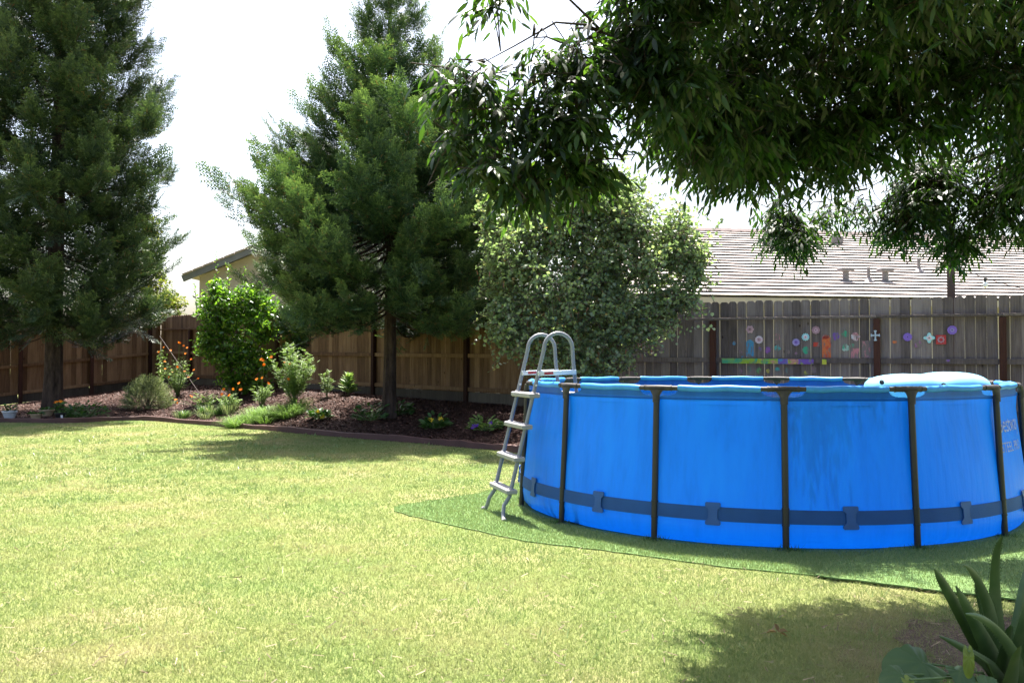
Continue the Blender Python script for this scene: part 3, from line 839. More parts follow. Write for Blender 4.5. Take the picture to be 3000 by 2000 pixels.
# seam bead where the flap meets the wall
mb = MB(); mb.tube([prad(PA0 + 2 * math.pi * i / ND, poly_r(PA0 + 2 * math.pi * i / ND, 2.2985), 1.112) for i in range(ND + 1)], .005, 6, cap=False)
mb.build('seam', M['flap'], pool, smooth=60)
st = 2 * math.pi / NP
for k in range(NP):
    a = PA0 + st * k; a2 = a + st
    T0, T1 = prad(a, PR, PH - .024), prad(a2, PR, PH - .024)
    dd = (T1 - T0).normalized(); Ls = (T1 - T0).length
    # sleeve: cloth round the steel tube, with a soft hem
    q = [T0 + dd * (.165 + (Ls - .33) * t) + Vector((0, 0, .004 * math.sin(t * math.pi * 3 + k))) for t in (0, .02, .2, .4, .6, .8, .98, 1)]
    MB().tube(q, [.021, .0245, .025, .0245, .025, .0245, .0245, .021], 14).build('rim_sleeve', M['sleeve'], pool, smooth=50)
    MB().tube([T0 + dd * .10, T0 + dd * .19], .0185, 12).build('rim_tube', M['joint'], pool, smooth=50)
    MB().tube([T1 - dd * .19, T1 - dd * .10], .0185, 12).build('rim_tube', M['joint'], pool, smooth=50)
    # leg with joint and clips
    top, bot = prad(a, PR + .012, 1.10), prad(a, PR + .068, 0.012)
    leg = MB().tube([bot, bot.lerp(top, .3), bot.lerp(top, .7), top], .0245, 14).build('leg', M['leg'], pool, smooth=50)
    dm = (prad(a - st, PR) - prad(a, PR)).normalized()
    mb = MB()
    Tz = T0
    mb.tube([Tz + dm * .115, Tz + dm * .085, Tz, Tz + dd * .085, Tz + dd * .115], [.0205, .0215, .024, .0215, .0205], 14)
    mb.tube([Tz + dm * .118, Tz + dm * .108], .0235, 14); mb.tube([Tz + dd * .108, Tz + dd * .118], .0235, 14)
    tang = Vector((math.cos(a), math.sin(a), 0)); rad = Vector((math.sin(a), -math.cos(a), 0))
    # flared neck
    secs = [(PH - .034, .075, .020), (PH - .050, .050, .022), (PH - .07, .037, .026), (PH - .086, .0285, .0285), (PH - .135, .028, .028)]
    Vv = []; Ff = []
    for z, hw, hd in secs:
        c = prad(a, PR + .012 + (PH - z) * .05, z)
        for j in range(16):
            w = 2 * math.pi * j / 16
            Vv.append(c + tang * hw * math.cos(w) + rad * hd * math.sin(w))
    for s_ in range(len(secs) - 1):
        for j in range(16):
            Ff.append((s_ * 16 + j, (s_ + 1) * 16 + j, (s_ + 1) * 16 + (j + 1) % 16, s_ * 16 + (j + 1) % 16))
    mb.add(Vv, Ff)
    mb.build('t_joint', M['joint'], leg, smooth=45)
    for z in (.195, .315):
        c = bot.lerp(top, (z - .012) / 1.088)
        u = (top - bot).normalized()
        MB().tube([c - u * .006, c + u * .006], .0285, 14).build('clip_ring', M['leg'], leg, smooth=50)
    c = prad(a, PR + .07, .0)
    MB().lathe([(.036, 0), (.036, .012), (.027, .022)], c, 14).build('foot_cap', M['black'], leg)
# strap and buckles
def wall_r(a, z):
    zs = [p[0] for p in prof]; rs = [p[1] for p in prof]; ks = [p[2] for p in prof]
    r = np.interp(z, zs, rs); k = np.interp(z, zs, ks)
    ph = ((a - PA0) / st) % 1.0
    return r * (1 - k) + poly_r(a, r + .012) * k + .010 * math.sin(math.pi * ph) * (1 - min(1, z))
V = []; F = []
for i in range(ND):
    a = PA0 + 2 * math.pi * i / ND
    for z, o in ((.203, .003), (.2035, .008), (.3065, .008), (.307, .003)):
        V.append(prad(a, wall_r(a, z) + o, z))
for i in range(ND):
    for j in range(3):
        F.append((4 * i + j, 4 * ((i + 1) % ND) + j, 4 * ((i + 1) % ND) + j + 1, 4 * i + j + 1))
mb = MB(); mb.add(V, F); mb.build('strap', M['strap'], pool, smooth=25)
half_o = [(0, -.082), (.05, -.082), (.057, -.075), (.057, -.058), (.050, -.048), (.038, -.040), (.034, -.030), (.034, .030), (.038, .042), (.052, .05), (.057, .06), (.057, .078), (.05, .086), (0, .086)]
outl = half_o + [(-u, v) for u, v in half_o[::-1][1:-1]]
for k in range(NP):
    a = PA0 + st * (k + .47)
    V = []; F = []
    for lay, off in ((0, .010), (1, .020)):
        for u, v in outl:
            aa = a + u / 2.36
            V.append(prad(aa, wall_r(aa, .255 + v) + off, .255 + v))
        V.append(prad(a, wall_r(a, .255) + off, .255))
    nO = len(outl)
    for j in range(nO):
        F.append((nO + 1 + j, nO + 1 + (j + 1) % nO, 2 * nO + 1))
        F.append((j, (j + 1) % nO, nO + 1 + (j + 1) % nO, nO + 1 + j))
    mb = MB(); mb.add(V, F); mb.build('buckle', M['buckle'], pool, smooth=30)
# lettering printed on the liner past the last leg on the right
def print_text(body, size, a_start, z0):
    cu = bpy.data.curves.new('lettering', 'FONT'); cu.body = body; cu.size = size; cu.resolution_u = 3
    tmp = bpy.data.objects.new('lettering', cu); COL.objects.link(tmp)
    bpy.context.view_layer.update()
    dg = bpy.context.evaluated_depsgraph_get()
    me = bpy.data.meshes.new_from_object(tmp.evaluated_get(dg))
    bpy.data.objects.remove(tmp)
    for v in me.vertices:
        aa = a_start + v.co.x / 2.33; z = z0 + v.co.y
        p = prad(aa, wall_r(aa, z) + .007, z) - PC
        v.co = p
    me.materials.clear(); me.materials.append(M['print'])
    o = bpy.data.objects.new('lettering', me); COL.objects.link(o); o.parent = pool
a6 = PA0 + st * 5
print_text('Bestway', .19, a6 + .035, .83)
print_text('STEEL PRO', .115, a6 + .04, .67)

wd = MB(); wd.add([prad(2 * math.pi * i / 120, 2.262, 1.07) for i in range(120)], [tuple(range(120))])
tag(wd.build('water', M['water']), 'clear pool water inside the blue liner', kind='structure')

# inflatable float on the water
fl = empty('inflatable_float', (3.98, 8.45, 1.0), 'pale blue inflatable lounge floating in the pool above the rim', 'pool float')
V = []; F = []; nu, nv_ = 48, 20
for j in range(nv_ + 1):
    ph = -math.pi / 2 + math.pi * j / nv_
    for i in range(nu):
        th_ = 2 * math.pi * i / nu
        ce, se = math.cos(ph), math.sin(ph)
        def sp(v, e): return math.copysign(abs(v) ** e, v)
        x = .56 * sp(ce, .55) * sp(math.cos(th_), .75); y = .40 * sp(ce, .55) * sp(math.sin(th_), .75)
        z = .165 * sp(se, .75)
        if z > 0: z *= (1.0 + .10 * (x / .56)) * (1 - .13 * math.exp(-((x - .02) / .10) ** 2)) * (.95 if x < 0 else 1.0)
        V.append((3.98 + x + .02 * (1 - abs(se)), 8.45 + y, .972 + .165 + z))
for j in range(nv_):
    for i in range(nu): F.append((j * nu + i, j * nu + (i + 1) % nu, (j + 1) * nu + (i + 1) % nu, (j + 1) * nu + i))
mb = MB(); mb.add(V, F); mb.build('body', M['float'], fl, smooth=80)
for vx, vy, vz in ((3.97, 8.055, 1.185), (3.47, 8.22, 1.21)):
    MB().lathe([(.018, -.01), (.024, .004), (.012, .008), (.010, .022), (.004, .026)], (vx, vy, vz), 12, Matrix.Rotation(R(80), 3, 'X')).build('valve', M['black'], fl, smooth=40)

# ------------------------------------------------------------------ ladder
LA = -1.265
rad = Vector((math.sin(LA), -math.cos(LA), 0)); sid = Vector((math.cos(LA), math.sin(LA), 0))   # outward, towards the near side
if sid.y > 0: sid = -sid
lad = empty('pool_ladder', PC + rad * 2.6, 'grey A-frame pool ladder with four steps hooked over the rim', 'ladder')
def LP(r, s, z): return PC + rad * r + sid * s + Vector((0, 0, z))
wL = .23
r_at = lambda z: lin(2.71, 2.385, z / 1.30)
for s in (1, -1):
    path = [LP(2.735, s * (wL + .085), .018), LP(2.73, s * (wL + .045), .03), LP(2.722, s * (wL + .02), .07), LP(2.71, s * (wL + .004), .13), LP(r_at(.2), s * wL, .2)]
    path += [LP(r_at(z), s * wL, z) for z in (.5, .9, 1.3, 1.50)]
    cxm, rr_ = 2.193, .137
    for i in range(0, 11):
        w = math.pi * (.10 + .86 * i / 10)
        path.append(LP(cxm + rr_ * math.cos(w), s * wL, 1.522 + .140 * math.sin(w)))
    path += [LP(2.048, s * wL, 1.40), LP(2.02, s * wL, 1.15), LP(1.94, s * wL, .6), LP(1.87, s * wL, .12)]
    rail = MB().tube(path, .0178, 12).build('side_rail', M['ladder'], lad, smooth=50)
    MB().tube([LP(2.741, s * (wL + .115), .014), LP(2.735, s * (wL + .078), .02)], [.021, .0225], 12).build('foot_cap', M['step'], rail, smooth=50)
    # brace between outer and inner leg with warning sticker
    a, b = LP(r_at(1.295) + .01, s * wL + .024, 1.295), LP(2.03, s * wL + .024, 1.31)
    dd = (b - a).normalized(); rot = Matrix((dd, sid, dd.cross(sid))).transposed()
    br = MB().box((a + b) / 2, ((b - a).length, .012, .042), rot, .003).build('brace', M['brace'], lad)
    q = a + dd * .10 + sid * .0075
    MB().box(q, (.085, .002, .022), rot).build('sticker', M['sticker'], br)
    for z in (1.295, 1.19):
        MB().lathe([(.010, 0), (.010, .006), (.005, .009)], LP(r_at(z), s * wL, z) + sid * (.0185 if z < 1.29 else .031), 10, Matrix((rad, Vector((0, 0, 1)), sid)).transposed()).build('bolt', M['bolt'], lad)
rotS = Matrix((sid, rad, sid.cross(rad))).transposed()
for z in (1.10, .82, .535, .25):
    c = LP(r_at(z) - .0, 0, z)
    st_o = MB().box(c, (2 * wL + .09, .10, .043), rotS, .008).build('step', M['step'], lad)
    for s in (1, -1):
        MB().lathe([(.025, -.023), (.025, .028), (.021, .032)], LP(r_at(z), s * wL, z), 12).build('collar', M['step'], st_o, smooth=40)
for z in (1.10, .78, .45):
    c = LP(lin(1.87, 2.02, (z - .12) / 1.03), 0, z)
    MB().box(c, (2 * wL + .08, .10, .045), rotS, .008).build('step', M['step'], lad)

# ------------------------------------------------------------------ artificial grass mats
MAT1 = [(-1.02, 8.62), (-1.14, 8.45), (-1.10, 8.22), (-.92, 7.98), (-.55, 7.55), (.10, 6.86), (.76, 6.46), (1.39, 6.02), (2.0, 5.74), (2.12, 5.98), (2.6, 6.4), (4.9, 7.2), (4.6, 11.2), (2.2, 11.6), (.4, 10.6), (-.36, 9.31)]
MAT2 = [(1.96, 5.70), (2.62, 5.30), (3.2, 4.98), (4.2, 4.7), (5.6, 5.4), (6.0, 8.0), (5.4, 9.6), (4.4, 8.2), (2.62, 6.36), (2.14, 5.99)]
def resample(P, step, wob, seed):
    rr = random.Random(seed); out = []
    for i in range(len(P)):
        a, b = Vector((*P[i], 0)), Vector((*P[(i + 1) % len(P)], 0))
        k = max(1, int((b - a).length / step))
        for j in range(k):
            q = a.lerp(b, j / k); out.append((q.x + rr.uniform(-wob, wob), q.y + rr.uniform(-wob, wob)))
    return out
def mat_obj(P, z0, z1, label, seed, npile):
    Pw = resample(P, .12, .012, seed)
    root = empty('artificial_grass_mat', (P[0][0], P[0][1], 0), label, 'turf mat')
    mb = MB()
    mb.prism(Pw, Vector((0, 0, z0)), Vector((1, 0, 0)), Vector((0, 1, 0)), Vector((0, 0, 1)), z1 - z0)
    mb.build('backing', M['turf_back'], root)
    A = np.array(Pw); lo, hi = A.min(0), A.max(0)
    pts = RNG.uniform(lo, hi, (npile * 6, 2))
    keep = in_poly(pts[:, 0], pts[:, 1], A) & (np.hypot(pts[:, 0] - PC.x, pts[:, 1] - PC.y) > 2.36) & (pts[:, 1] < 10.2)
    keep &= RNG.uniform(0, 1, len(pts)) < np.clip((6.0 / pts[:, 1]) ** 1.5, 0, 1)
    pts = pts[keep][:npile]
    V, F = blades(pts, z1 - .003, .016, .028, .0034, .9)
    o = fast('pile', V, F, M['turf'], root); o["kind"] = "stuff"
    return root, A
def blades(pts, z, h0, h1, w, lean):
    n = len(pts)
    th = RNG.uniform(0, 2 * np.pi, n); h = RNG.uniform(h0, h1, n); ln = RNG.uniform(0, lean, n) * h
    ph = RNG.uniform(0, 2 * np.pi, n)
    sc = np.maximum(1, pts[:, 1] / 5.0) ** .9
    wx, wy = np.cos(th) * w * sc / 2, np.sin(th) * w * sc / 2
    zz = np.full(n, z) if np.ndim(z) == 0 else z
    V = np.empty((n, 3, 3), np.float32)
    V[:, 0] = np.stack([pts[:, 0] - wx, pts[:, 1] - wy, zz], 1)
    V[:, 1] = np.stack([pts[:, 0] + wx, pts[:, 1] + wy, zz], 1)
    V[:, 2] = np.stack([pts[:, 0] + np.cos(ph) * ln, pts[:, 1] + np.sin(ph) * ln, zz + h], 1)
    return V.reshape(-1, 3), np.arange(3 * n).reshape(-1, 3)
_, MA1 = mat_obj(MAT1, .002, .011, 'bright green artificial grass mat reaching out under the ladder', 1, 90000)
_, MA2 = mat_obj(MAT2, .0145, .024, 'green artificial grass mat overlapping by the aloe plant', 2, 60000)

# ------------------------------------------------------------------ bare soil patch by the aloe
SOIL = [(1.92, 4.45), (2.15, 4.75), (2.75, 4.82), (3.6, 4.5), (4.0, 3.6), (3.6, 2.7), (2.3, 3.0), (1.95, 3.5), (1.90, 3.9), (1.93, 4.2)]
sp_ = resample(SOIL, .045, .05, 5)
mb = MB(); mb.add([(x, y, .006) for x, y in sp_], [tuple(range(len(sp_)))])
tag(mb.build('soil_patch', M['soil']), 'bare brown soil around the aloe', kind='structure')
SA = np.array(sp_)

# ------------------------------------------------------------------ lawn grass
n = 1500000
Yv = 3.0 * (21.5 / 3.0) ** RNG.uniform(0, 1, n) ** .92
Xv = RNG.uniform(-1, 1, n) * (.60 * Yv + .9)
jx, jy = Xv + RNG.normal(0, .055, n), Yv + RNG.normal(0, .055, n)
m_ = ~in_poly(jx, jy, MA1) & ~in_poly(jx, jy, MA2)
Pe = np.concatenate([EC, [(13, -10), (-20, -10)]])
m_ &= in_poly(Xv, Yv, Pe)
ins = in_poly(Xv, Yv, SA)
cs = SA.mean(0)
# thin, broken edge of the soil patch
dd_ = np.hypot(Xv - 2.55, Yv - 3.95)
sel = np.where(ins)[0]
dmin = np.min(np.hypot(Xv[sel][:, None] - SA[None, :, 0], Yv[sel][:, None] - SA[None, :, 1]), axis=1)
drop = RNG.uniform(0, 1, len(sel)) > np.clip(.85 - dmin / .30 + .25 * np.sin(Xv[sel] * 9) * np.sin(Yv[sel] * 7), .03, 1)
m_[sel[drop]] = False
Xv, Yv = Xv[m_][:520000], Yv[m_][:520000]
pts = np.stack([Xv, Yv], 1)
thin = .5 + .5 * np.sin(Xv * 1.9 + .7 * Yv) * np.sin(Yv * 1.5 - .8 * Xv)
V, F = blades(pts, 0.0, .010, .028, .0036, 1.5)
tag(fast('grass', V, F, M['blade']), 'short mown lawn grass, green mixed with straw', 'grass', kind='stuff')
# taller tufts of coarser weed grass, glinting on the left of the lawn and dotted about
nt_ = 900
tx = np.concatenate([RNG.normal(-5.2, 2.2, 520), RNG.uniform(-6, 2.5, 380)]); ty = np.concatenate([RNG.normal(13.0, 2.6, 520), RNG.uniform(4, 13, 380)])
kx = np.repeat(tx, 9) + RNG.normal(0, .035, nt_ * 9); ky = np.repeat(ty, 9) + RNG.normal(0, .035, nt_ * 9)
k_ = in_poly(kx, ky, Pe) & ~in_poly(kx, ky, MA1) & ~in_poly(kx, ky, MA2)
pts = np.stack([kx[k_], ky[k_]], 1)
V, F = blades(pts, 0.0, .03, .06, .0065, 1.4)
tag(fast('weeds', V, F, M['turf']), 'scattered brighter weed blades in the lawn', 'weeds', kind='stuff')
# long grass left round the feet of the pool legs
pl = []
for k in range(1, 6):
    c_ = prad(PA0 + st * k, PR + .10)
    q = RNG.normal(0, .055, (70, 2)); q[:, 1] *= .6
    pl.append(q + np.array([c_.x, c_.y]))
V, F = blades(np.concatenate(pl), .018, .02, .055, .005, 1.2)
tag(fast('long_grass', V, F, M['darkleaf']), 'dark long grass round the feet of the pool legs', 'grass', kind='stuff')
# clippings and dry bits lying on the lawn
n = 2600
cy_ = 3.2 * (16 / 3.2) ** RNG.uniform(0, 1, n); cx_ = RNG.uniform(-.62, .62, n) * cy_
k_ = in_poly(cx_, cy_, Pe) & ~in_poly(cx_, cy_, MA1) & ~in_poly(cx_, cy_, MA2)
gp = np.stack([cx_[k_], cy_[k_], np.full(k_.sum(), .022)], 1); n = len(gp); th = RNG.uniform(0, 6.28, n)
CV = stamp(np.array([(-.06, -.5, 0), (.06, -.5, 0), (.05, .5, .03), (-.05, .5, .03)]), gp, np.stack([np.cos(th), np.sin(th), RNG.normal(0, .2, n)], 1), np.tile([0., 0, 1], (n, 1)) + RNG.normal(0, .3, (n, 3)), RNG.uniform(.02, .055, n))
tag(fast('clippings', CV.reshape(-1, 3), stamp_faces([(0, 1, 2, 3)], 4, n), M['straw']), 'dry clippings scattered over the lawn', 'clippings', kind='stuff')
# straw on the soil
n = 1500
px_ = RNG.uniform(1.6, 3.4, n); py_ = RNG.uniform(3.2, 4.95, n)
k_ = in_poly(px_, py_, SA)
gp = np.stack([px_[k_], py_[k_], np.full(k_.sum(), .012)], 1); n = len(gp)
th = RNG.uniform(0, 6.28, n)
CV = stamp(np.array([(-.03, -.5, 0), (.03, -.5, 0), (.025, .5, .02), (-.025, .5, .02)]), gp, np.stack([np.cos(th), np.sin(th), RNG.normal(0, .15, n)], 1), np.tile([0., 0, 1], (n, 1)) + RNG.normal(0, .3, (n, 3)), RNG.uniform(.02, .06, n))
tag(fast('straw', CV.reshape(-1, 3), stamp_faces([(0, 1, 2, 3)], 4, n), M['straw']), 'dry straw scattered on the bare soil', 'straw', kind='stuff')

# ------------------------------------------------------------------ redwoods
def trunk_mesh(base, top, r0, r1, name, mat, parent, seed, flare=.35, rings=46, n=30):
    rr = np.random.default_rng(seed)
    ph = rr.uniform(0, 6.28, 9); V = []; F = []
    for i in range(rings + 1):
        t = i / rings
        c = base.lerp(top, t)
        c = c + Vector((.03 * math.sin(t * 5 + ph[0]), .03 * math.sin(t * 4 + ph[1]), 0))
        r = lin(r0, r1, t) * (1 + flare * math.exp(-t * (top.z - base.z) / .35))
        for j in range(n):
            w = 2 * math.pi * j / n
            k = 1 + .07 * math.sin(7 * w + ph[2] + 1.5 * math.sin(t * 9 + ph[3])) + .05 * math.sin(11 * w + ph[4] + 2 * math.sin(t * 13 + ph[5])) + .03 * math.sin(3 * w + t * 6 + ph[6])
            V.append(c + Vector((math.cos(w), math.sin(w), 0)) * r * k)
    for i in range(rings):
        for j in range(n): F.append((i * n + j, i * n + (j + 1) % n, (i + 1) * n + (j + 1) % n, (i + 1) * n + j))
    F.append(tuple(rings * n + j for j in range(n)))
    mb = MB(); mb.add(V, F)
    return mb.build(name, mat, parent, smooth=60)

def frond(rg, nsh=14, spc=.085, nl=.15, nw=.030):
    """one flat feathery spray, unit length along +y: side shoots with needles; tone rises towards the tips"""
    T, tone = [], []
    for k in range(nsh):
        y = .06 + .92 * (k + rg.uniform(-.2, .2)) / (nsh - 1); sd = 1 if k % 2 else -1
        l = (.36 * max(0, 1 - y) ** .75 * min(1, (y + .12) / .3) + .07) * rg.uniform(.75, 1.2)
        an = R(52 - 25 * y) + rg.normal(0, .08)
        d = np.array([sd * math.sin(an), math.cos(an), rg.normal(.06, .14)])
        o = np.array([0, y, .10 * y * y])
        pr = np.array([d[1], -d[0], 0.0])
        for q in np.arange(.0, l, spc) + spc * .4:
            f_ = q / l
            for e in (-1, 1):
                nd = d * .78 + pr * e * .62 + np.array([0, 0, rg.normal(.05, .22)])
                b = o + d * q
                T.append((b - d * nw, b + d * nw, b + nd * nl * rg.uniform(.8, 1.2) * (1.1 - .4 * f_)))
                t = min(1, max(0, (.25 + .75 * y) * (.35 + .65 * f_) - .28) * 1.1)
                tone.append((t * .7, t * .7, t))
    return np.array(T).reshape(-1, 3), np.array(tone).ravel()
_fr = np.random.default_rng(2)
FR = [frond(_fr) for _ in range(6)]
def redwood(base, H, z0, prof_z, prof_r, nb, seed, label, mat, r0, zmax=None, lean_cam=0.0, fpm=9.5, fsize=.72):
    rg = np.random.default_rng(seed)
    root = empty('redwood_tree', base, label, 'tree', 'redwoods along the fence')
    trunk_mesh(base - Vector((0, 0, .1)), base + Vector((.05, 0, H - base.z)), r0, .02, 'trunk', M['bark'], root, seed)
    NV_, limbs = [], MB()
    tris = []; tones = []
    az = rg.uniform(0, 6.28)
    # branches by surface area so that outline stays even
    zz = np.linspace(z0, H - .15, 400)
    rz = np.interp(zz, prof_z, prof_r)
    wgt = np.cumsum(rz + .75); wgt /= wgt[-1]
    for b in range(nb):
        zt = np.interp((b + rg.uniform(0, 1)) / nb, wgt, zz)
        high = bool(zmax and zt > zmax)
        az += 2.39996 + rg.normal(0, .25)
        r = np.interp(zt, prof_z, prof_r) * rg.uniform(.62, 1.12)
        if lean_cam: r *= 1 + lean_cam * max(0, -math.sin(az)) * (1 if zt < z0 + 3 else .4)
        frac = (zt - z0) / (H - z0)
        k = -.30 + .85 * frac + rg.normal(0, .07)
        za = min(H - .1, max(z0 + .15, zt - r * k))
        P0 = np.array([base.x, base.y, za]); D = np.array([math.cos(az), math.sin(az), 0.0])
        S = np.array([-D[1], D[0], 0.0]); U = np.array([0, 0, 1.0])
        sag = -.10 * r
        def P(s): return P0 + np.outer(s * r, D) + np.outer((zt - za) * s + sag * np.sin(np.pi * s) + .10 * r * s ** 3, U)
        ss = np.linspace(0, 1, 7)
        limbs.tube([Vector(q) for q in P(ss)], [max(.004, .030 * r / 3 * (1 - .9 * t)) for t in ss], 5, cap=False)
        nf = int(6 + r * fpm) if not high else int(3 + r * fpm * .3)
        s_ = np.clip(1 - .52 * rg.uniform(0, 1, nf) ** 1.2, .2, 1.0); s_[0] = 1.0
        inner = rg.uniform(0, 1, nf) < .16
        s_ = np.where(inner, rg.uniform(.12, .5, nf), s_)
        p = P(s_) + rg.normal(0, .05, (nf, 3))
        T = norm(P(s_ + .02) - P(s_ - .02))
        dirs = norm(T * rg.uniform(.35, .9, (nf, 1)) + S * rg.normal(0, .62, (nf, 1)) + U * rg.normal(.40, .34, (nf, 1)))
        dirs[0] = norm(T[0] + U * .35)
        nrm_ = U * .7 - D * rg.uniform(.0, .8, (nf, 1)) + rg.normal(0, .42, (nf, 3))
        sz = fsize * rg.uniform(.6, 1.15, nf) * min(1, r / 1.5 + .3) * (1.05 - .25 * s_)
        if high: sz *= 1.5
        for q in range(nf):
            tp = FR[rg.integers(0, len(FR))]
            tris.append((stamp(tp[0], p[q:q + 1], dirs[q:q + 1], nrm_[q:q + 1], sz[q:q + 1])[0].reshape(-1, 3, 3)).astype(np.float32))
            tones.append(tp[1])
    A = np.concatenate(tris)
    limbs.build('limbs', M['bark'], root)['kind'] = 'stuff'
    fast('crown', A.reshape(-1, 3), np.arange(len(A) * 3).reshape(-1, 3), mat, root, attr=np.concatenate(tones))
    return root, len(A)

bm = at(1137, 1224); bm.z -= .02
NT = redwood(bm, 9.7, 1.85, [1.8, 2.6, 3.6, 4.6, 5.4, 6.2, 7.1, 8.3, 9.7], [2.1, 2.5, 2.85, 2.65, 2.3, 1.6, 1.05, .66, .34], 195, 3, 'mid-sized redwood with dark furrowed trunk in the centre of the mulch bed', M['redwood'], .135, lean_cam=.12)
bl = Vector((-11.7, 22.4, 0)); bl.z = ground_z(bl.x, bl.y)
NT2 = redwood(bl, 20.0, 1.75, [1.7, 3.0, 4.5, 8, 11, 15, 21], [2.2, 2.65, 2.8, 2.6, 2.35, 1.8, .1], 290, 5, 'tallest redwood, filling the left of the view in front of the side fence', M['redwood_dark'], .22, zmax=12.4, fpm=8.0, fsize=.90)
print('needles', NT[1], NT2[1])

# ------------------------------------------------------------------ broadleaf shrubs and trees
def twig_paths(rg, origin, blobs, n, up=.35):
    """curved twigs from near the stems to points in the blobs; blobs: (centre, radii, weight)"""
    out = []
    w = np.array([b[2] for b in blobs], float); w /= w.sum()
    for k in rg.choice(len(blobs), n, p=w):
        c, rad, _ = blobs[k]
        d = rg.normal(0, 1, 3); d /= np.linalg.norm(d)
        rr_ = rg.uniform(.0, 1) ** .38
        tip = np.array(c) + d * np.array(rad) * rr_
        out.append((tip, d))
    return out

def leaves_on_twigs(rg, tips, length, per, tpl, tplF, size, droop, spread=.9, jit=.25, align_up=.8):
    """twigs of given length ending at tips, alternate leaves"""
    P, D, Nn, Sz = [], [], [], []
    twig = MB()
    n = len(tips)
    T = np.array([t[0] for t in tips]); O = np.array([t[1] for t in tips])
    out = norm(O * np.array([1, 1, .6]) + rg.normal(0, .45, (n, 3)) + np.array([0, 0, .25 - droop * .4]))
    L_ = length * rg.uniform(.6, 1.3, n)
    base = T - out * L_[:, None]
    for i in range(n):
        mid = (base[i] + T[i]) / 2 + np.array([0, 0, .06 * L_[i]])
        twig.tube([Vector(base[i]), Vector(mid), Vector(T[i])], [.006, .004, .0018], 4, cap=False)
    for k in range(per):
        q = (k + rg.uniform(.2, .8, n)) / per
        p = base + out * (q * L_)[:, None] + np.array([0, 0, 1.0]) * (.12 * L_ * np.sin(np.pi * q))[:, None]
        side = norm(np.cross(out, np.array([0, 0, 1.0])) + 1e-6)
        sgn = (-1.0) ** k
        roll = rg.uniform(-1, 1, (n, 1)) * 1.2
        upv = np.cross(side, out)
        sd_ = side * np.cos(roll) * sgn + upv * np.sin(roll)
        d = norm(out * .55 + sd_ * spread + np.array([0, 0, -droop]) + rg.normal(0, jit, (n, 3)))
        nr = norm(np.array([0, 0, align_up]) + rg.normal(0, .45, (n, 3)))
        P.append(p); D.append(d); Nn.append(nr); Sz.append(size * rg.uniform(.65, 1.2, n))
    P = np.concatenate(P); D = np.concatenate(D); Nn = np.concatenate(Nn); Sz = np.concatenate(Sz)
    V = stamp(tpl, P, D, Nn, Sz)
    return V.reshape(-1, 3), stamp_faces(tplF, len(tpl), len(P)), twig

def shrub(name, base, label, cat, blobs, ntwig, length, per, tpl, tplF, size, mat, droop, seed, stems=6, stem_r=.03, group=None, spread=.9, align_up=.8, bark='bark_grey'):
    rg = np.random.default_rng(seed)
    root = empty(name, base, label, cat, group)
    tips = twig_paths(rg, None, blobs, ntwig)
    V, F, twig = leaves_on_twigs(rg, tips, length, per, tpl, tplF, size, droop, spread=spread, align_up=align_up)
    fast('foliage', V, F, mat, root)
    for k in range(stems):
        c, rad, _ = blobs[k % len(blobs)]
        e = np.array(c) + rg.normal(0, .35, 3) * np.array(rad) + np.array([0, 0, .3 * rad[2]])
        b0 = np.array(base) + np.array([rg.normal(0, .05), rg.normal(0, .05), -.03])
        m = b0 * .5 + e * .5; m[:2] = b0[:2] * .6 + e[:2] * .4
        pth = [Vector(b0), Vector(b0 * .75 + m * .25 + np.array([0, 0, .1])), Vector(m), Vector(m * .4 + e * .6), Vector(e)]
        twig.tube(pth, [stem_r, stem_r * .9, stem_r * .7, stem_r * .45, stem_r * .15], 7)
    twig.build('stems', M[bark], root)
    return root

# round-leaved shrub behind the ladder
rb = Vector((1.15, 14.1, 0)); rb.z = ground_z(rb.x, rb.y)
def wb(px, py, Y, rx, ry, rz, w): 
    c = W(px, py, Y); return ((c.x, c.y, c.z), (rx, ry, rz), w)
rb_blobs = [wb(1540, 760, 14.0, .85, .9, .9, 3), wb(1720, 640, 14.3, 1.0, 1.0, .85, 4), wb(1890, 760, 14.0, .8, .9, .8, 3.2), wb(1640, 900, 13.8, 1.1, 1.0, .75, 3.5), wb(1830, 950, 13.8, .9, .9, .65, 3),
            wb(1510, 980, 13.4, .5, .5, .45, 1.4), wb(1700, 1060, 13.6, 1.0, .8, .6, 2.2), wb(1980, 700, 13.9, .45, .6, .7, 1.2), wb(1450, 640, 14.4, .4, .5, .6, .8), wb(1940, 900, 13.6, .55, .5, .35, .8), wb(1480, 800, 14.0, .5, .6, .7, 1.6), wb(1600, 560, 14.4, .5, .6, .5, 1.4), wb(1800, 560, 14.4, .6, .6, .5, 1.6), wb(1470, 930, 13.6, .3, .4, .35, .8), wb(2030, 780, 13.6, .35, .5, .55, 1.1), wb(1990, 880, 13.5, .4, .4, .3, .7), wb(1700, 560, 14.2, .7, .7, .55, 2.2), wb(1640, 680, 13.9, .6, .6, .6, 1.6), wb(1830, 660, 13.9, .6, .6, .6, 1.6), wb(1740, 800, 13.9, .65, .7, .5, 2.4), wb(1700, 520, 14.2, .45, .5, .35, 1.0), wb(1560, 660, 14.0, .5, .5, .5, 1.2)]
rbo = shrub('redbud_shrub', rb, 'large round-leaved shrub with pale green leaves behind the pool ladder', 'shrub', rb_blobs, 4200, .48, 10, ROUND, ROUND_F, .060, M['redbud'], .25, 21, stems=14, stem_r=.03, align_up=.25)
rg = np.random.default_rng(4)
tips = twig_paths(rg, None, rb_blobs, 260)
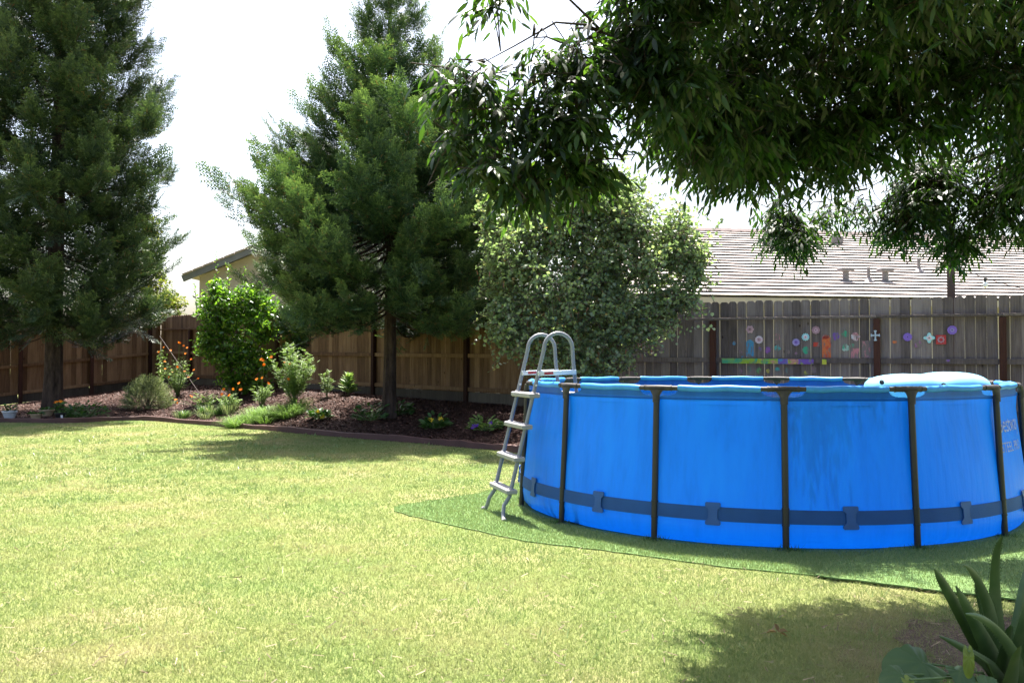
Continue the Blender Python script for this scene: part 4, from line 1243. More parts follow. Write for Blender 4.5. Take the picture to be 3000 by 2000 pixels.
PV = stamp(np.array([(-.09, 0, 0), (.09, 0, 0), (.07, 1, .02), (-.07, 1, .02)]), np.array([t[0] for t in tips]), rg.normal(0, .25, (260, 3)) + [0, 0, -1], rg.normal(0, 1, (260, 3)), rg.uniform(.06, .10, 260))
fast('seed_pods', PV.reshape(-1, 3), stamp_faces([(0, 1, 2, 3)], 4, 260), M['pod'], rbo)['kind'] = 'stuff'
# long arching shoots to the right
sh_pts = [((1960, 880), (2115, 803)), ((1960, 960), (2085, 915)), ((1970, 990), (2090, 960)), ((1930, 700), (2110, 690)), ((1950, 640), (2070, 600)), ((1900, 620), (2000, 555)), ((1960, 780), (2110, 715)), ((1960, 850), (2120, 830)), ((1850, 560), (1990, 530)), ((1940, 930), (2060, 890))]
Pl, Dl, Nl, Sl = [], [], [], []
mb = MB()
for (a, b) in sh_pts:
    A_, B_ = W(a[0], a[1], 13.6), W(b[0], b[1], 13.2)
    mb.tube([A_, A_.lerp(B_, .5) + Vector((0, 0, .06)), B_], [.006, .004, .002], 5)
    for k in range(15):
        q = A_.lerp(B_, k / 14) + Vector((0, 0, .06 * math.sin(math.pi * k / 14)))
        Pl.append(q); d = (B_ - A_).normalized() * .3 + Vector((0, 0, (.8 if k % 2 else -.8))) + Vector(rg.normal(0, .3, 3)); Dl.append(d); Nl.append(rg.normal(0, 1, 3)); Sl.append(rg.uniform(.045, .07))
VV = stamp(ROUND, np.array(Pl), np.array(Dl), np.array(Nl), np.array(Sl))
fast('arching_shoots', VV.reshape(-1, 3), stamp_faces(ROUND_F, 7, len(Pl)), M['redbud'], rbo)['kind'] = 'stuff'
mb.build('shoot_stems', M['bark_grey'], rbo)

# citrus
cb = at(690, 1160); cb.z -= .02
cY = cb.y
cit = [wb(655, 920, cY, .8, .7, .75, 3.4), wb(745, 890, cY, .7, .7, .6, 2.8), wb(620, 1000, cY, .5, .6, .6, 1.6), wb(680, 1040, cY, .8, .7, .55, 3), wb(740, 1060, cY - .2, .6, .6, .5, 1.6), wb(640, 860, cY, .3, .4, .45, .8), wb(760, 960, cY - .3, .5, .5, .55, 1.5), wb(700, 1120, cY - .1, .7, .5, .3, 1.2)]
co = shrub('citrus_bush', cb, 'bright glossy green citrus bush against the brown fence', 'bush', cit, 1150, .42, 10, OVAL, OVAL_F, .125, M['citrus'], .15, 31, stems=8, stem_r=.035)
# leggy upright shoots
Pl, Dl, Nl, Sl = [], [], [], []
mb = MB()
for (x0, y0, x1, y1) in ((640, 900, 632, 740), (672, 890, 668, 780), (578, 930, 570, 830), (700, 880, 720, 780), (610, 910, 595, 850)):
    A_, B_ = W(x0, y0, cY), W(x1, y1, cY - .1)
    mb.tube([A_, B_], [.012, .004], 6)
    for k in range(22):
        t = k / 21
        q = A_.lerp(B_, t); w = k * 2.4
        Pl.append(q); Dl.append((math.cos(w), math.sin(w), .7)); Nl.append(rg.normal(0, .3, 3) + np.array([0, 0, 1])); Sl.append(.13 * (1.1 - .5 * t))
VV = stamp(OVAL, np.array(Pl), np.array(Dl), np.array(Nl), np.array(Sl))
fast('upright_shoots', VV.reshape(-1, 3), stamp_faces(OVAL_F, 7, len(Pl)), M['citrus'], co)
mb.build('shoot_stems', M['bark_grey'], co)
# dark climber on the fence, right of the citrus
vY = 22.6
vb = Vector((W(880, 1100, vY).x, vY, 0)); vb.z = ground_z(vb.x, vb.y)
vn = [wb(840, 940, vY, .55, .3, .5, 2), wb(900, 990, vY, .6, .3, .5, 2.4), wb(960, 960, vY, .4, .25, .4, 1.4), wb(850, 1040, vY, .4, .3, .4, 1.2), wb(930, 900, vY, .6, .3, .3, 1.6)]
shrub('climber', vb, 'dark leafy climber with a few yellow leaves spilling over the brown fence', 'climbing plant', vn, 420, .35, 9, OVAL, OVAL_F, .12, M['vine'], .35, 33, stems=6, stem_r=.02)
# yellow-green tree behind the side fence
yY = 30.5
yb = Vector((W(420, 1000, yY).x, yY, 0))
yl = [wb(400, 760, yY, 1.0, .9, 1.6, 3), wb(450, 850, yY, .8, .8, 1.0, 2), wb(350, 900, yY, 1.0, .9, 1.2, 2), wb(430, 660, yY, .5, .6, .8, 1), wb(490, 900, yY - 1, .7, .6, .55, 1.4)]
shrub('yellow_tree', yb, 'yellow-green sunlit tree behind the tallest redwood and the fence', 'tree', yl, 620, .5, 9, OVAL, OVAL_F, .15, M['yellow_leaf'], .2, 35, stems=7, stem_r=.06)

# ------------------------------------------------------------------ ash canopy overhead
def ash_tree():
    rg = np.random.default_rng(77)
    base = Vector((4.7, 4.3, 0))
    root = empty('ash_tree', base, 'big dark ash tree whose drooping canopy hangs over the pool from the right', 'tree')
    fork = Vector((4.6, 4.4, 2.5))
    trunk_mesh(base - Vector((0, 0, .1)), fork, .19, .15, 'trunk', M['bark_grey'], root, 9, rings=26)
    B = []
    def c(px, py, Y, rx, ry, rz, n): 
        q = W(px, py, Y); B.append((np.array(q), np.array((rx, ry, rz)), n))
    # left bough, thin
    c(1340, 235, 4.3, .18, .2, .12, 10); c(1450, 370, 4.35, .28, .3, .23, 16); c(1570, 300, 4.35, .24, .3, .22, 12); c(1620, 450, 4.4, .24, .3, .20, 17); c(1470, 500, 4.25, .22, .25, .12, 12); c(1650, 190, 4.4, .14, .2, .14, 6); c(1360, 430, 4.3, .16, .2, .15, 8); c(1560, 170, 4.35, .15, .2, .08, 5); c(1420, 240, 4.35, .16, .2, .11, 8); c(1540, 540, 4.35, .14, .2, .07, 8)
    c(1690, 330, 4.3, .17, .25, .22, 26); c(1710, 480, 4.45, .17, .22, .13, 20); c(1700, 180, 4.3, .14, .25, .18, 16)
    c(1440, -45, 4.0, .22, .25, .03, 6)
    # main mass, plus unseen high and off-right clumps added to block sun
    for X, Y, Z, rx, ry, rz, n in (
        (.62, 4.5, 3.10, .26, .4, .42, 60), (.78, 4.5, 2.72, .34, .4, .30, 80), (.92, 4.4, 3.4, .42, .55, .4, 95), (1.15, 5.0, 2.68, .42, .45, .32, 105), (1.4, 5.5, 3.2, .55, .7, .5, 140),
        (1.5, 5.7, 2.62, .42, .5, .26, 100), (1.95, 5.7, 2.72, .5, .5, .34, 120), (2.0, 5.2, 3.4, .65, .8, .6, 150), (2.5, 5.8, 2.95, .55, .6, .4, 110), (2.6, 5.3, 3.6, .7, .9, .6, 150),
        (3.2, 5.6, 3.2, .6, .8, .55, 130), (3.3, 5.0, 3.9, .8, .9, .6, 130), (3.7, 5.8, 2.9, .45, .6, .6, 110), (1.6, 4.4, 4.2, .9, .9, .6, 150), (2.6, 4.3, 4.4, 1.0, 1.0, .6, 150), (3.6, 4.3, 4.6, 1.0, 1.0, .6, 120),
        (1.3, 4.0, 3.5, .5, .7, .35, 80), (2.1, 4.1, 3.3, .6, .7, .35, 90), (3.0, 4.2, 3.3, .6, .7, .4, 90), (.75, 4.2, 3.75, .4, .6, .35, 55), (2.2, 6.2, 3.4, .8, .6, .6, 90), (3.3, 6.3, 3.5, .8, .6, .6, 90), (4.6, 7.2, 3.6, .6, .5, .7, 90),
        (2.0, 5.4, 4.9, 1.2, 1.2, .5, 190), (3.4, 5.4, 5.0, 1.2, 1.2, .5, 190), (4.6, 4.6, 4.2, 1.0, 1.2, .9, 110), (2.2, 6.2, 4.4, 1.0, .8, .5, 170), (3.4, 6.2, 4.5, 1.0, .9, .6, 170), (1.3, 5.2, 4.2, .7, .7, .5, 130), (3.0, 6.6, 5.2, 1.3, .7, .4, 120), (4.2, 5.8, 3.6, .7, .8, .7, 110)):
        Z += .15 if Z < 3.0 else .08
        rz *= .93
        B.append((np.array((X, Y, Z)), np.array((rx, ry, rz)), n))
    # hanging clumps further out
    c(2320, 690, 7.0, .27, .3, .20, 48); c(2290, 620, 7.0, .22, .3, .14, 22); c(2440, 620, 7.0, .26, .3, .12, 13); c(2540, 590, 7.0, .22, .3, .14, 12)
    c(2650, 640, 6.9, .26, .35, .24, 52); c(2750, 560, 6.9, .38, .4, .40, 92); c(2800, 710, 6.9, .16, .25, .18, 28); c(2700, 520, 6.9, .32, .4, .27, 46); c(2930, 590, 6.6, .25, .4, .32, 56); c(2980, 480, 6.5, .35, .5, .45, 76); c(3060, 620, 6.5, .3, .4, .4, 40)
    P, D, Nn, Sz = [], [], [], []
    limbs = MB()
    nodes = [(np.array(fork), 0)]
    B.sort(key=lambda q: np.linalg.norm(q[0] - np.array(fork)))
    for ctr, rad, n in B:
        # bough to the clump
        e = ctr + np.array((0, 0, .1))
        cand = sorted(nodes, key=lambda q: np.linalg.norm(q[0] - e) + .25 * q[1])[0]
        b0, dep_ = cand
        Lb = np.linalg.norm(e - b0)
        r_b = max(.008, .045 * .72 ** dep_)
        side_ = rg.normal(0, .10, 3) * Lb
        m = b0 * .5 + e * .5 + np.array((0, 0, .12 * Lb)) + side_
        limbs.tube([Vector(b0), Vector(b0 * .55 + m * .45 + side_ * .3), Vector(m), Vector(m * .45 + e * .55 - side_ * .2), Vector(e)], [r_b, r_b * .85, r_b * .68, r_b * .5, r_b * .3], 7)
        nodes += [(m, dep_ + 1), (e, dep_ + 2)]
        d = rg.normal(0, 1, (n, 3)); d = norm(d)
        tip = ctr + d * rad * (rg.uniform(0, 1, (n, 1)) ** .42)
        out = norm(d * np.array([1, 1, .45]) + rg.normal(0, .4, (n, 3)))
        L_ = rg.uniform(.16, .32, n)
        b_ = tip - out * L_[:, None]
        for i in range(n):
            q = Vector(b_[i]); h = Vector(e)
            if i % 3 == 0: limbs.tube([h.lerp(q, .25), h.lerp(q, .65) + Vector((0, 0, .04)), q], [.006, .004, .003], 4, cap=False)
            limbs.tube([q, Vector(tip[i])], [.0035, .0018], 4, cap=False)
        for k in range(4):                       # compound leaves along the twig
            q = (k + 1) / 4
            p = b_ + out * (q * L_)[:, None]
            az = rg.uniform(0, 6.28, n)
            rd = norm(out * .6 + np.stack([np.cos(az), np.sin(az), np.zeros(n)], 1) * .7 + np.array([0, 0, -.30]) + rg.normal(0, .2, (n, 3)))
            rl_ = rg.uniform(.11, .19, n)
            sd_ = norm(np.cross(rd, np.array([0, 0, 1.0])))
            for j in range(7):
                t = (j // 2 + 1) / 4 if j < 6 else 1.0
                sg = 0 if j == 6 else (1 if j % 2 else -1)
                pos = p + rd * (t * rl_)[:, None] + np.array([0, 0, -1.0]) * (.035 * t * t)
                ld = norm(rd * (.75 if sg else 1) + sd_ * sg * .75 + np.array([0, 0, -.62]) + rg.normal(0, .22, (n, 3)))
                nr = norm(np.array([0, 0, 1.0]) + sd_ * sg * .2 + rg.normal(0, .4, (n, 3)))
                P.append(pos); D.append(ld); Nn.append(nr); Sz.append(rg.uniform(.064, .106, n) * (1.05 if j == 6 else .95) * (.84 if ctr[1] > 6.4 else 1))
    limbs.build('limbs', M['bark_ash'], root)['kind'] = 'stuff'
    P = np.concatenate(P); D = np.concatenate(D); Nn = np.concatenate(Nn); Sz = np.concatenate(Sz)
    V = stamp(LANCE, P, D, Nn, Sz)
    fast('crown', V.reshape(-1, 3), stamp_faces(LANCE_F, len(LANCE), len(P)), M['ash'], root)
    print('ash leaflets', len(P))
ash_tree()

# ------------------------------------------------------------------ bed plants
def tufts(rg, base, n, h, spread, w, arch, mat, parent, name, taper=True):
    """fine upright or arching blades from one base"""
    az = rg.uniform(0, 6.28, n); r0 = np.sqrt(rg.uniform(0, 1, n)) * spread * .45
    hh = h * rg.uniform(.5, 1.1, n); o = spread * rg.uniform(.2, 1, n) * arch
    segs = 3; V = np.zeros((n, 2 * segs + 1, 3)); 
    d = np.stack([np.cos(az), np.sin(az), np.zeros(n)], 1); s = np.stack([-d[:, 1], d[:, 0], np.zeros(n)], 1)
    b = np.array(base) + d * r0[:, None] * np.array([1, 1, 0])
    for k in range(segs):
        t = k / segs
        c = b + d * (o * t ** 1.5)[:, None] + np.array([0, 0, 1.0]) * (hh * (t * (1.35 - .35 * t * arch)))[:, None]
        V[:, 2 * k] = c - s * w / 2 * (1 - .5 * t); V[:, 2 * k + 1] = c + s * w / 2 * (1 - .5 * t)
    V[:, 2 * segs] = b + d * o[:, None] + np.array([0, 0, 1.0]) * (hh * (1.35 - .35 * arch - .25 * arch))[:, None]
    F = []
    for k in range(segs - 1): F += [(2 * k, 2 * k + 1, 2 * k + 3), (2 * k, 2 * k + 3, 2 * k + 2)]
    F.append((2 * segs - 2, 2 * segs - 1, 2 * segs))
    return fast(name, V.reshape(-1, 3), stamp_faces(F, 2 * segs + 1, n), mat, parent)

def petals(rg, pts, r, mat, parent, npet=7, name='blossoms', face=(0, -.7, .6)):
    sk = MB(); b0 = Vector(worigin(parent))
    for p in pts:
        sk.tube([b0 + Vector((rg.normal(0, .04), rg.normal(0, .04), .02)), b0.lerp(p, .6) + Vector((0, 0, .05)), p], [.006, .005, .004], 5, cap=False)
    sk.build('stalks', M['stem'], parent)
    P, D, Nn, Sz = [], [], [], []
    for p in pts:
        nz = Vector(face) + Vector(rg.normal(0, .35, 3)); nz.normalize()
        x = nz.orthogonal().normalized(); y = nz.cross(x)
        for k in range(npet):
            w = 2 * math.pi * k / npet
            P.append(p); D.append(x * math.cos(w) + y * math.sin(w) + nz * .15); Nn.append(nz); Sz.append(r * rg.uniform(.85, 1.1))
    PET = np.array([(0, 0, 0), (.25, .5, .03), (.18, 1, .0), (-.18, 1, .0), (-.25, .5, .03)])
    V = stamp(PET, np.array(P), np.array([tuple(d) for d in D]), np.array([tuple(d) for d in Nn]), np.array(Sz))
    return fast(name, V.reshape(-1, 3), stamp_faces([(0, 1, 2, 3, 4)], 5, len(P)), mat, parent)

FEATHER = np.array([(0, 0, 0), (.10, .5, 0), (0, 1, -.05), (-.10, .5, 0)])
def feathery(rg, base, h, spread, nstem, mat, parent, leaf=.06, per=60, name='foliage', wide=.5):
    """stems with pinnate fine leaves"""
    P, D, Nn, Sz = [], [], [], []; st_ = MB(); tops = []
    for k in range(nstem):
        az = rg.uniform(0, 6.28); r = spread * math.sqrt(rg.uniform(0, 1))
        top = Vector(base) + Vector((math.cos(az) * r, math.sin(az) * r, h * rg.uniform(.65, 1.05) * (1 - .35 * (r / max(spread, .01)) ** 2)))
        mid = Vector(base).lerp(top, .5) + Vector((0, 0, .08 * h))
        st_.tube([Vector(base), mid, top], [.008, .006, .003], 5, cap=False); tops.append(top)
        for i in range(per):
            t = rg.uniform(.18, 1.0)
            c = (Vector(base) * (1 - t) ** 2 + mid * 2 * t * (1 - t) + top * t * t)
            w = rg.uniform(0, 6.28); ln = leaf * rg.uniform(1.6, 3.4) * (1.2 - .6 * t)
            dr = Vector((math.cos(w), math.sin(w), rg.uniform(.1, .8))).normalized()
            sdv = dr.cross(Vector((0, 0, 1))).normalized()
            for j in range(5):
                q = c + dr * ln * (j + 1) / 5
                for sg in (-1, 1):
                    P.append(q); D.append(dr * .7 + sdv * sg * wide + Vector((0, 0, .1))); Nn.append((rg.normal(0, .3), rg.normal(0, .3), 1)); Sz.append(leaf * (1.1 - .12 * j))
    V = stamp(FEATHER, np.array([tuple(p) for p in P]), np.array([tuple(p) for p in D]), np.array(Nn), np.array(Sz))
    fast(name, V.reshape(-1, 3), stamp_faces([(0, 1, 2, 3)], 4, len(P)), mat, parent)
    st_.build('stems', M['stem'], parent)
    return tops

rg = np.random.default_rng(99)
# tall orange cosmos by the fence corner
b = at(520, 1160)
cs1 = empty('cosmos_plant', b, 'tall lanky plant dotted with orange flowers beside the fence corner', 'flower')
tops = feathery(rg, b, 1.25, .55, 22, M['fern'], cs1, .05, 13)
fp = [W(*q, b.y - rg.uniform(0, .7)) for q in ((480, 1017), (483, 1058), (465, 1030), (528, 1005), (538, 1012), (548, 1018), (500, 1026), (543, 1035), (560, 1052), (520, 1075), (484, 1080), (505, 1090), (541, 1087), (495, 1105), (552, 1105), (524, 1003), (568, 1083), (580, 1108))]
petals(rg, fp, .036, M['orange'], cs1)
# pale feathery bush
b = at(862, 1190)
fb2 = empty('feathery_bush', b, 'upright pale green feathery bush in front of the climber', 'bush')
feathery(rg, b, 1.42, .55, 30, M['fern'], fb2, .062, 34)
fp = [W(*q, b.y - .3) for q in ((850, 1065), (835, 1060), (845, 1110), (770, 1055), (795, 1045))]
petals(rg, fp, .036, M['orange'], fb2)
# small seedlings to the right
b = at(957, 1164); o = empty('seedling', b, 'small ferny seedling on the mulch by the plain brown fence', 'plant'); feathery(rg, b, .62, .14, 7, M['fern'], o, .05, 20)
b = at(1020, 1158); o = empty('marigold_seedling', b, 'young broad-leaved plant to the right of the ferny seedling', 'plant')
Pl, Dl, Sl = [], [], []
for k in range(60):
    w = k * 2.4; t = k / 60
    Pl.append(b + Vector((0, 0, .05 + .42 * t))); Dl.append((math.cos(w), math.sin(w), .35 + .8 * t)); Sl.append(.30 * (1.1 - .6 * t))
VV = stamp(LANCE * np.array([1.2, 1, 1]), np.array([tuple(p) for p in Pl]), np.array(Dl), rg.normal(0, .3, (60, 3)) + [0, 0, 1], np.array(Sl))
fast('foliage', VV.reshape(-1, 3), stamp_faces(LANCE_F, 6, 60), M['fern'], o)
MB().tube([b, b + Vector((0, 0, .5))], [.012, .006], 6).build('stems', M['stem'], o)
# orange flowered plants in the middle of the bed
for (px, py, h, s, lab, fl_) in ((600, 1205, .50, .42, 'straggly low plant with orange flowers left of the citrus bush', ((515, 1170), (520, 1180), (655, 1140), (560, 1160))),
                                 (672, 1205, .45, .30, 'low plant with bright orange flowers in front of the citrus bush', ((672, 1157), (683, 1140), (650, 1155), (705, 1140), (700, 1122))),
                                 (765, 1195, .62, .36, 'bushy plant with orange flowers between the citrus and the feathery bush', ((752, 1110), (768, 1106), (787, 1122), (773, 1068), (765, 1052)))):
    b = at(px, py); o = empty('cosmos_plant', b, lab, 'flower')
    feathery(rg, b, h, s, 14, M['fern'], o, .05, 16)
    petals(rg, [W(*q, b.y - rg.uniform(0, .3)) for q in fl_], .040, M['orange'], o)
# fine grassy mound
b = at(765, 1243); o = empty('grassy_mound', b + Vector((0, .25, 0)), 'wide low mound of fine pale green foliage spilling onto the edging', 'plant')
for k in range(26):
    q = b + Vector((rg.uniform(-.62, .62), rg.uniform(.05, .75), 0)); q.z = ground_z(q.x, q.y)
    tufts(rg, q, 150, .30 * rg.uniform(.5, 1.25), .38, .008, 1.25, M['mound'], o, 'foliage')
b = at(590, 1230); o = empty('silvery_groundcover', b + Vector((0, .3, 0)), 'dull green low groundcover left of the grassy mound', 'plant')
for k in range(14):
    q = b + Vector((rg.uniform(-.7, .6), rg.uniform(.1, .8), 0)); q.z = ground_z(q.x, q.y)
    tufts(rg, q, 70, .25 * rg.uniform(.6, 1.2), .28, .016, .8, M['sage'] if k % 3 else M['darkleaf'], o, 'foliage')
# grey-green rounded shrub
b = at(432, 1198); o = empty('grey_green_shrub', b, 'rounded grey-green needle-leaved shrub by the side fence', 'shrub')
nS = 1500
az = rg.uniform(0, 6.28, nS); el_ = rg.uniform(.05, 1.5, nS)
dirs = np.stack([np.cos(az) * np.cos(el_), np.sin(az) * np.cos(el_), np.sin(el_)], 1)
rr_ = rg.uniform(.45, 1, nS) ** .6
pos = np.array(b) + dirs * np.array([.56, .5, .74]) * rr_[:, None]
P, D, Nn, Sz = [], [], [], []
for k in range(9):
    P.append(pos + dirs * (.022 * k)); D.append(dirs * .8 + rg.normal(0, .5, (nS, 3))); Nn.append(rg.normal(0, 1, (nS, 3))); Sz.append(rg.uniform(.045, .08, nS))
VV = stamp(FEATHER, np.concatenate(P), np.concatenate(D), np.concatenate(Nn), np.concatenate(Sz))
fast('foliage', VV.reshape(-1, 3), stamp_faces([(0, 1, 2, 3)], 4, nS * 9), M['sage'], o)
mb = MB()
for k in range(40):
    j = rg.integers(0, nS); mb.tube([Vector(b), Vector(b).lerp(Vector(pos[j]), .6) + Vector((0, 0, .03)), Vector(pos[j])], [.010, .006, .003], 4, cap=False)
mb.build('stems', M['bark_grey'], o)
# low plants under the redwoods and by the edging
for (px, py, h, s, lab, m, cols) in (
        (1090, 1232, .42, .30, 'leafy green plant at the foot of the middle redwood trunk', 'darkleaf', None),
        (1170, 1215, .26, .26, 'low dark plant right of the middle redwood trunk', 'darkleaf', None),
        (260, 1222, .38, .45, 'dark spreading plant in shade beside the pots', 'darkleaf', None),
        (215, 1226, .30, .25, 'bushy seedling in shade between the pots and the dark plant', 'darkleaf', ('orange', ((165, 1178), (178, 1176)))),
        (938, 1226, .20, .20, 'small yellow-flowered plant on the sunny mulch', 'darkleaf', ('yellow', ((932, 1207), (945, 1220)))),
        (1275, 1255, .26, .24, 'small plant with two yellow flowers in the shaded mulch', 'darkleaf', ('yellow', ((1262, 1230), (1291, 1228)))),
        (1420, 1262, .26, .28, 'small plant with purple flowers near the ladder', 'fern', ('purple', ((1437, 1241), (1387, 1249), (1395, 1248))))):
    b = at(px, py); o = empty('bedding_plant', b, lab, 'plant')
    k = 130; az = rg.uniform(0, 6.28, k); rr_ = np.sqrt(rg.uniform(0, 1, k)) * s; hz = rg.uniform(.05, 1, k) * h * (1 - .5 * (rr_ / s) ** 2)
    P = np.stack([b.x + np.cos(az) * rr_, b.y + np.sin(az) * rr_, b.z + hz], 1)
    D = np.stack([np.cos(az), np.sin(az), rg.uniform(-.1, .9, k)], 1)
    VV = stamp(OVAL, P, D, rg.normal(0, .4, (k, 3)) + [0, -.2, 1], rg.uniform(.08, .15, k))
    fast('foliage', VV.reshape(-1, 3), stamp_faces(OVAL_F, 7, k), M[m], o)
    mb = MB()
    for i in range(0, k, 4): mb.tube([b, Vector(P[i])], [.005, .003], 4, cap=False)
    mb.build('stems', M['stem'], o)
    if cols: petals(rg, [W(*q, b.y - .12) for q in cols[1]], .055, M[cols[0]], o)
# slanting stakes by the corner and a climbing pea column
a, b = W(468, 985, 25.0), at(556, 1090 + 60)
q = W(556, 1088, 24.2); gz = ground_z(q.x, q.y)
b2 = q + (q - a) * .35; b2.z = max(ground_z(b2.x, b2.y) - .02, .3)
sroot = MB().tube([a, b2], [.009, .010], 8).build('garden_stake', M['pole']); tag(sroot, 'thin dark slanting pole leaning by the orange flowers at the fence corner', 'stake')
b = at(470, 1150); o = empty('twining_vine', b, 'thin pale vine climbing a string at the fence corner', 'vine')
k = 260; t = rg.uniform(0, 1, k)
P = np.stack([b.x + rg.normal(0, .05, k), b.y + rg.normal(0, .05, k), b.z + t * 1.25], 1)
VV = stamp(OVAL, P, rg.normal(0, 1, (k, 3)), rg.normal(0, .6, (k, 3)) + [0, 0, 1], rg.uniform(.05, .08, k))
fast('foliage', VV.reshape(-1, 3), stamp_faces(OVAL_F, 7, k), M['fern'], o)
MB().tube([b, b + Vector((.02, 0, 1.3))], .008, 5).build('stems', M['stem'], o)

# pots by the left redwood
def pot(px, py, r, h, mat, label, plant_h=.2, rim=True):
    b = at(px, py); b.z += .0
    o = empty('flower_pot', b, label, 'pot', 'pots by the left redwood')
    prof_ = [(r * .62, 0), (r * .80, h * .35), (r * .95, h * .8), (r * .97, h * .82), (r * 1.06, h * .84), (r * 1.06, h), (r * .96, h), (r * .90, h * .82), (r * .5, h * .78)]
    MB().lathe(prof_, b, 28).build('bowl', mat, o, smooth=40)
    MB().lathe([(r * .92, h * .79), (r * .5, h * .84)], b, 20).build('soil', M['soil'], o)
    k = 70; az = rg.uniform(0, 6.28, k); rr_ = np.sqrt(rg.uniform(0, 1, k)) * r * .9
    P = np.stack([b.x + np.cos(az) * rr_, b.y + np.sin(az) * rr_, b.z + h * .85 + rg.uniform(0, plant_h, k)], 1)
    VV = stamp(OVAL, P, np.stack([np.cos(az), np.sin(az), rg.uniform(.1, 1, k)], 1), rg.normal(0, .4, (k, 3)) + [0, 0, 1], rg.uniform(.05, .11, k))
    fast('foliage', VV.reshape(-1, 3), stamp_faces(OVAL_F, 7, k), M['darkleaf'], o)
    return o
pot(28, 1226, .165, .19, M['pot_white'], 'white bowl pot with a low plant by the tallest redwood', .14)
pot(106, 1230, .130, .15, M['pot_tan'], 'small tan terracotta pot on the shaded edging', .02)
pot(136, 1219, .175, .17, M['pot_tan'], 'wide tan terracotta bowl behind the small tan pot', .04)
pb = pot(176, 1229, .12, .17, M['black'], 'black nursery pot with a white tag beside the tan bowls', .25)
tb = W(181, 1222, at(176, 1229).y - .13)
MB().box(tb, (.05, .004, .11), Matrix.Rotation(.2, 3, 'X')).build('plant_tag', M['tag_white'], pb)

# ------------------------------------------------------------------ fence decorations
def on_fence(px, py, off):
    s = along(BEND, RIGHT, px)
    p = BEND + fb_d * s + fb_n * off
    q = W(px, py, p.y)
    return Vector((p.x, p.y, q.z))
def z5(u, v): return 2000 + u * .2551, 880 + v * .2551
def z6(u, v): return 2500 + u * .2126, 880 + v * .2126
def paint_mat(name, cols, worn=.45, scale=26):
    m, nt, p, out = new_mat(name)
    N, L = nt.nodes, nt.links
    g = N.new("ShaderNodeNewGeometry")
    n1 = N.new("ShaderNodeTexNoise"); n1.inputs["Scale"].default_value = scale * .35; n1.inputs["Detail"].default_value = 3
    n2 = N.new("ShaderNodeTexNoise"); n2.inputs["Scale"].default_value = scale; n2.inputs["Detail"].default_value = 6; n2.inputs["Roughness"].default_value = .7
    mp = N.new("ShaderNodeMapping"); mp.inputs["Scale"].default_value = (1, 1, .35)
    L.new(g.outputs["Position"], n1.inputs["Vector"]); L.new(g.outputs["Position"], mp.inputs[0]); L.new(mp.outputs[0], n2.inputs["Vector"])
    k = len(cols); cr = ramp(N, [(.34 + .32 * i / max(1, k - 1), c) for i, c in enumerate(cols)] if k > 1 else [(.3, cols[0]), (.7, cols[0])])
    L.new(n1.outputs["Fac"], cr.inputs[0])
    wr = ramp(N, [(worn - .06, (0, 0, 0)), (worn + .06, (1, 1, 1))]); L.new(n2.outputs["Fac"], wr.inputs[0])
    mx = N.new("ShaderNodeMix"); mx.data_type = 'RGBA'; L.new(wr.outputs[0], mx.inputs["Factor"])
    mx.inputs[6].default_value = (.19, .15, .14, 1); L.new(cr.outputs[0], mx.inputs[7])
    L.new(mx.outputs[2], p.inputs["Base Color"]); p.inputs["Roughness"].default_value = .7; p.inputs["Specular IOR Level"].default_value = .3
    return m
PX = lambda Y: Y / FPX
def flower_outline(r, lobes, depth, n=48, ph=0.0):
    return [(r * (1 - depth * .5 + depth * .5 * math.cos(lobes * w + ph)) * math.cos(w), r * (1 - depth * .5 + depth * .5 * math.cos(lobes * w + ph)) * math.sin(w)) for w in [2 * math.pi * i / n for i in range(n)]]
ZUP = Vector((0, 0, 1))
def ornament(px, py, rpx, lobes, depth, mat, label, layers, centre=M['black']):
    c = on_fence(px, py, .0)
    r = rpx * .92 * PX(c.y)
    o = empty('flower_ornament', c, label, 'ornament', 'ornaments on the grey fence')
    off = 0.0
    for k, (fr, lb, dp, mt) in enumerate([(1.0, lobes, depth, mat)] + layers):
        mb = MB(); mb.prism(flower_outline(r * fr, lb, dp, 48, k * .8), c + fb_n * off, fb_d, ZUP, fb_n, .006)
        mb.build('petals' if k == 0 else 'inner_petals', mt, o); off += .0062
    mb = MB(); mb.prism(flower_outline(r * .12, 1, 0, 10), c + fb_n * off, fb_d, ZUP, fb_n, .004); mb.build('centre', centre, o)
    return o
pm = {k: paint_mat('ornament_paint_' + k, c, .30, 30) for k, c in dict(pink=[(.50, .30, .36), (.62, .42, .46)], white=[(.66, .60, .66), (.74, .55, .62)], aqua=[(.18, .55, .58), (.42, .72, .74)], lavender=[(.28, .22, .50), (.40, .33, .60)], rose=[(.36, .20, .24), (.42, .26, .30)], red=[(.40, .03, .035), (.48, .07, .06)], purple=[(.20, .11, .48), (.27, .16, .55)]).items()}
ornament(*z5(775, 332), 13, 6, .22, pm['pink'], 'pale pink six-lobed flower ornament high on the grey fence', [(.5, 6, .3, pm['rose'])])
ornament(*z5(878, 450), 13.3, 12, .20, pm['white'], 'white many-petalled flower ornament on the grey fence', [(.6, 12, .3, pm['pink'])])
ornament(*z5(1413, 420), 13, 12, .22, pm['aqua'], 'aqua many-petalled flower ornament on the grey fence', [(.55, 12, .3, pm['white'])])
ornament(*z5(1303, 480), 12.5, 12, .20, pm['lavender'], 'lavender daisy ornament left of the aqua flower', [(.5, 12, .3, pm['purple'])])
ornament(*z5(1532, 340), 13, 8, .10, pm['rose'], 'faded rose disc ornament right of the aqua flower', [(.55, 8, .25, pm['pink'])])
ornament(*z6(750, 503), 13.3, 12, .08, pm['purple'], 'violet disc ornament right of the metal cross', [])
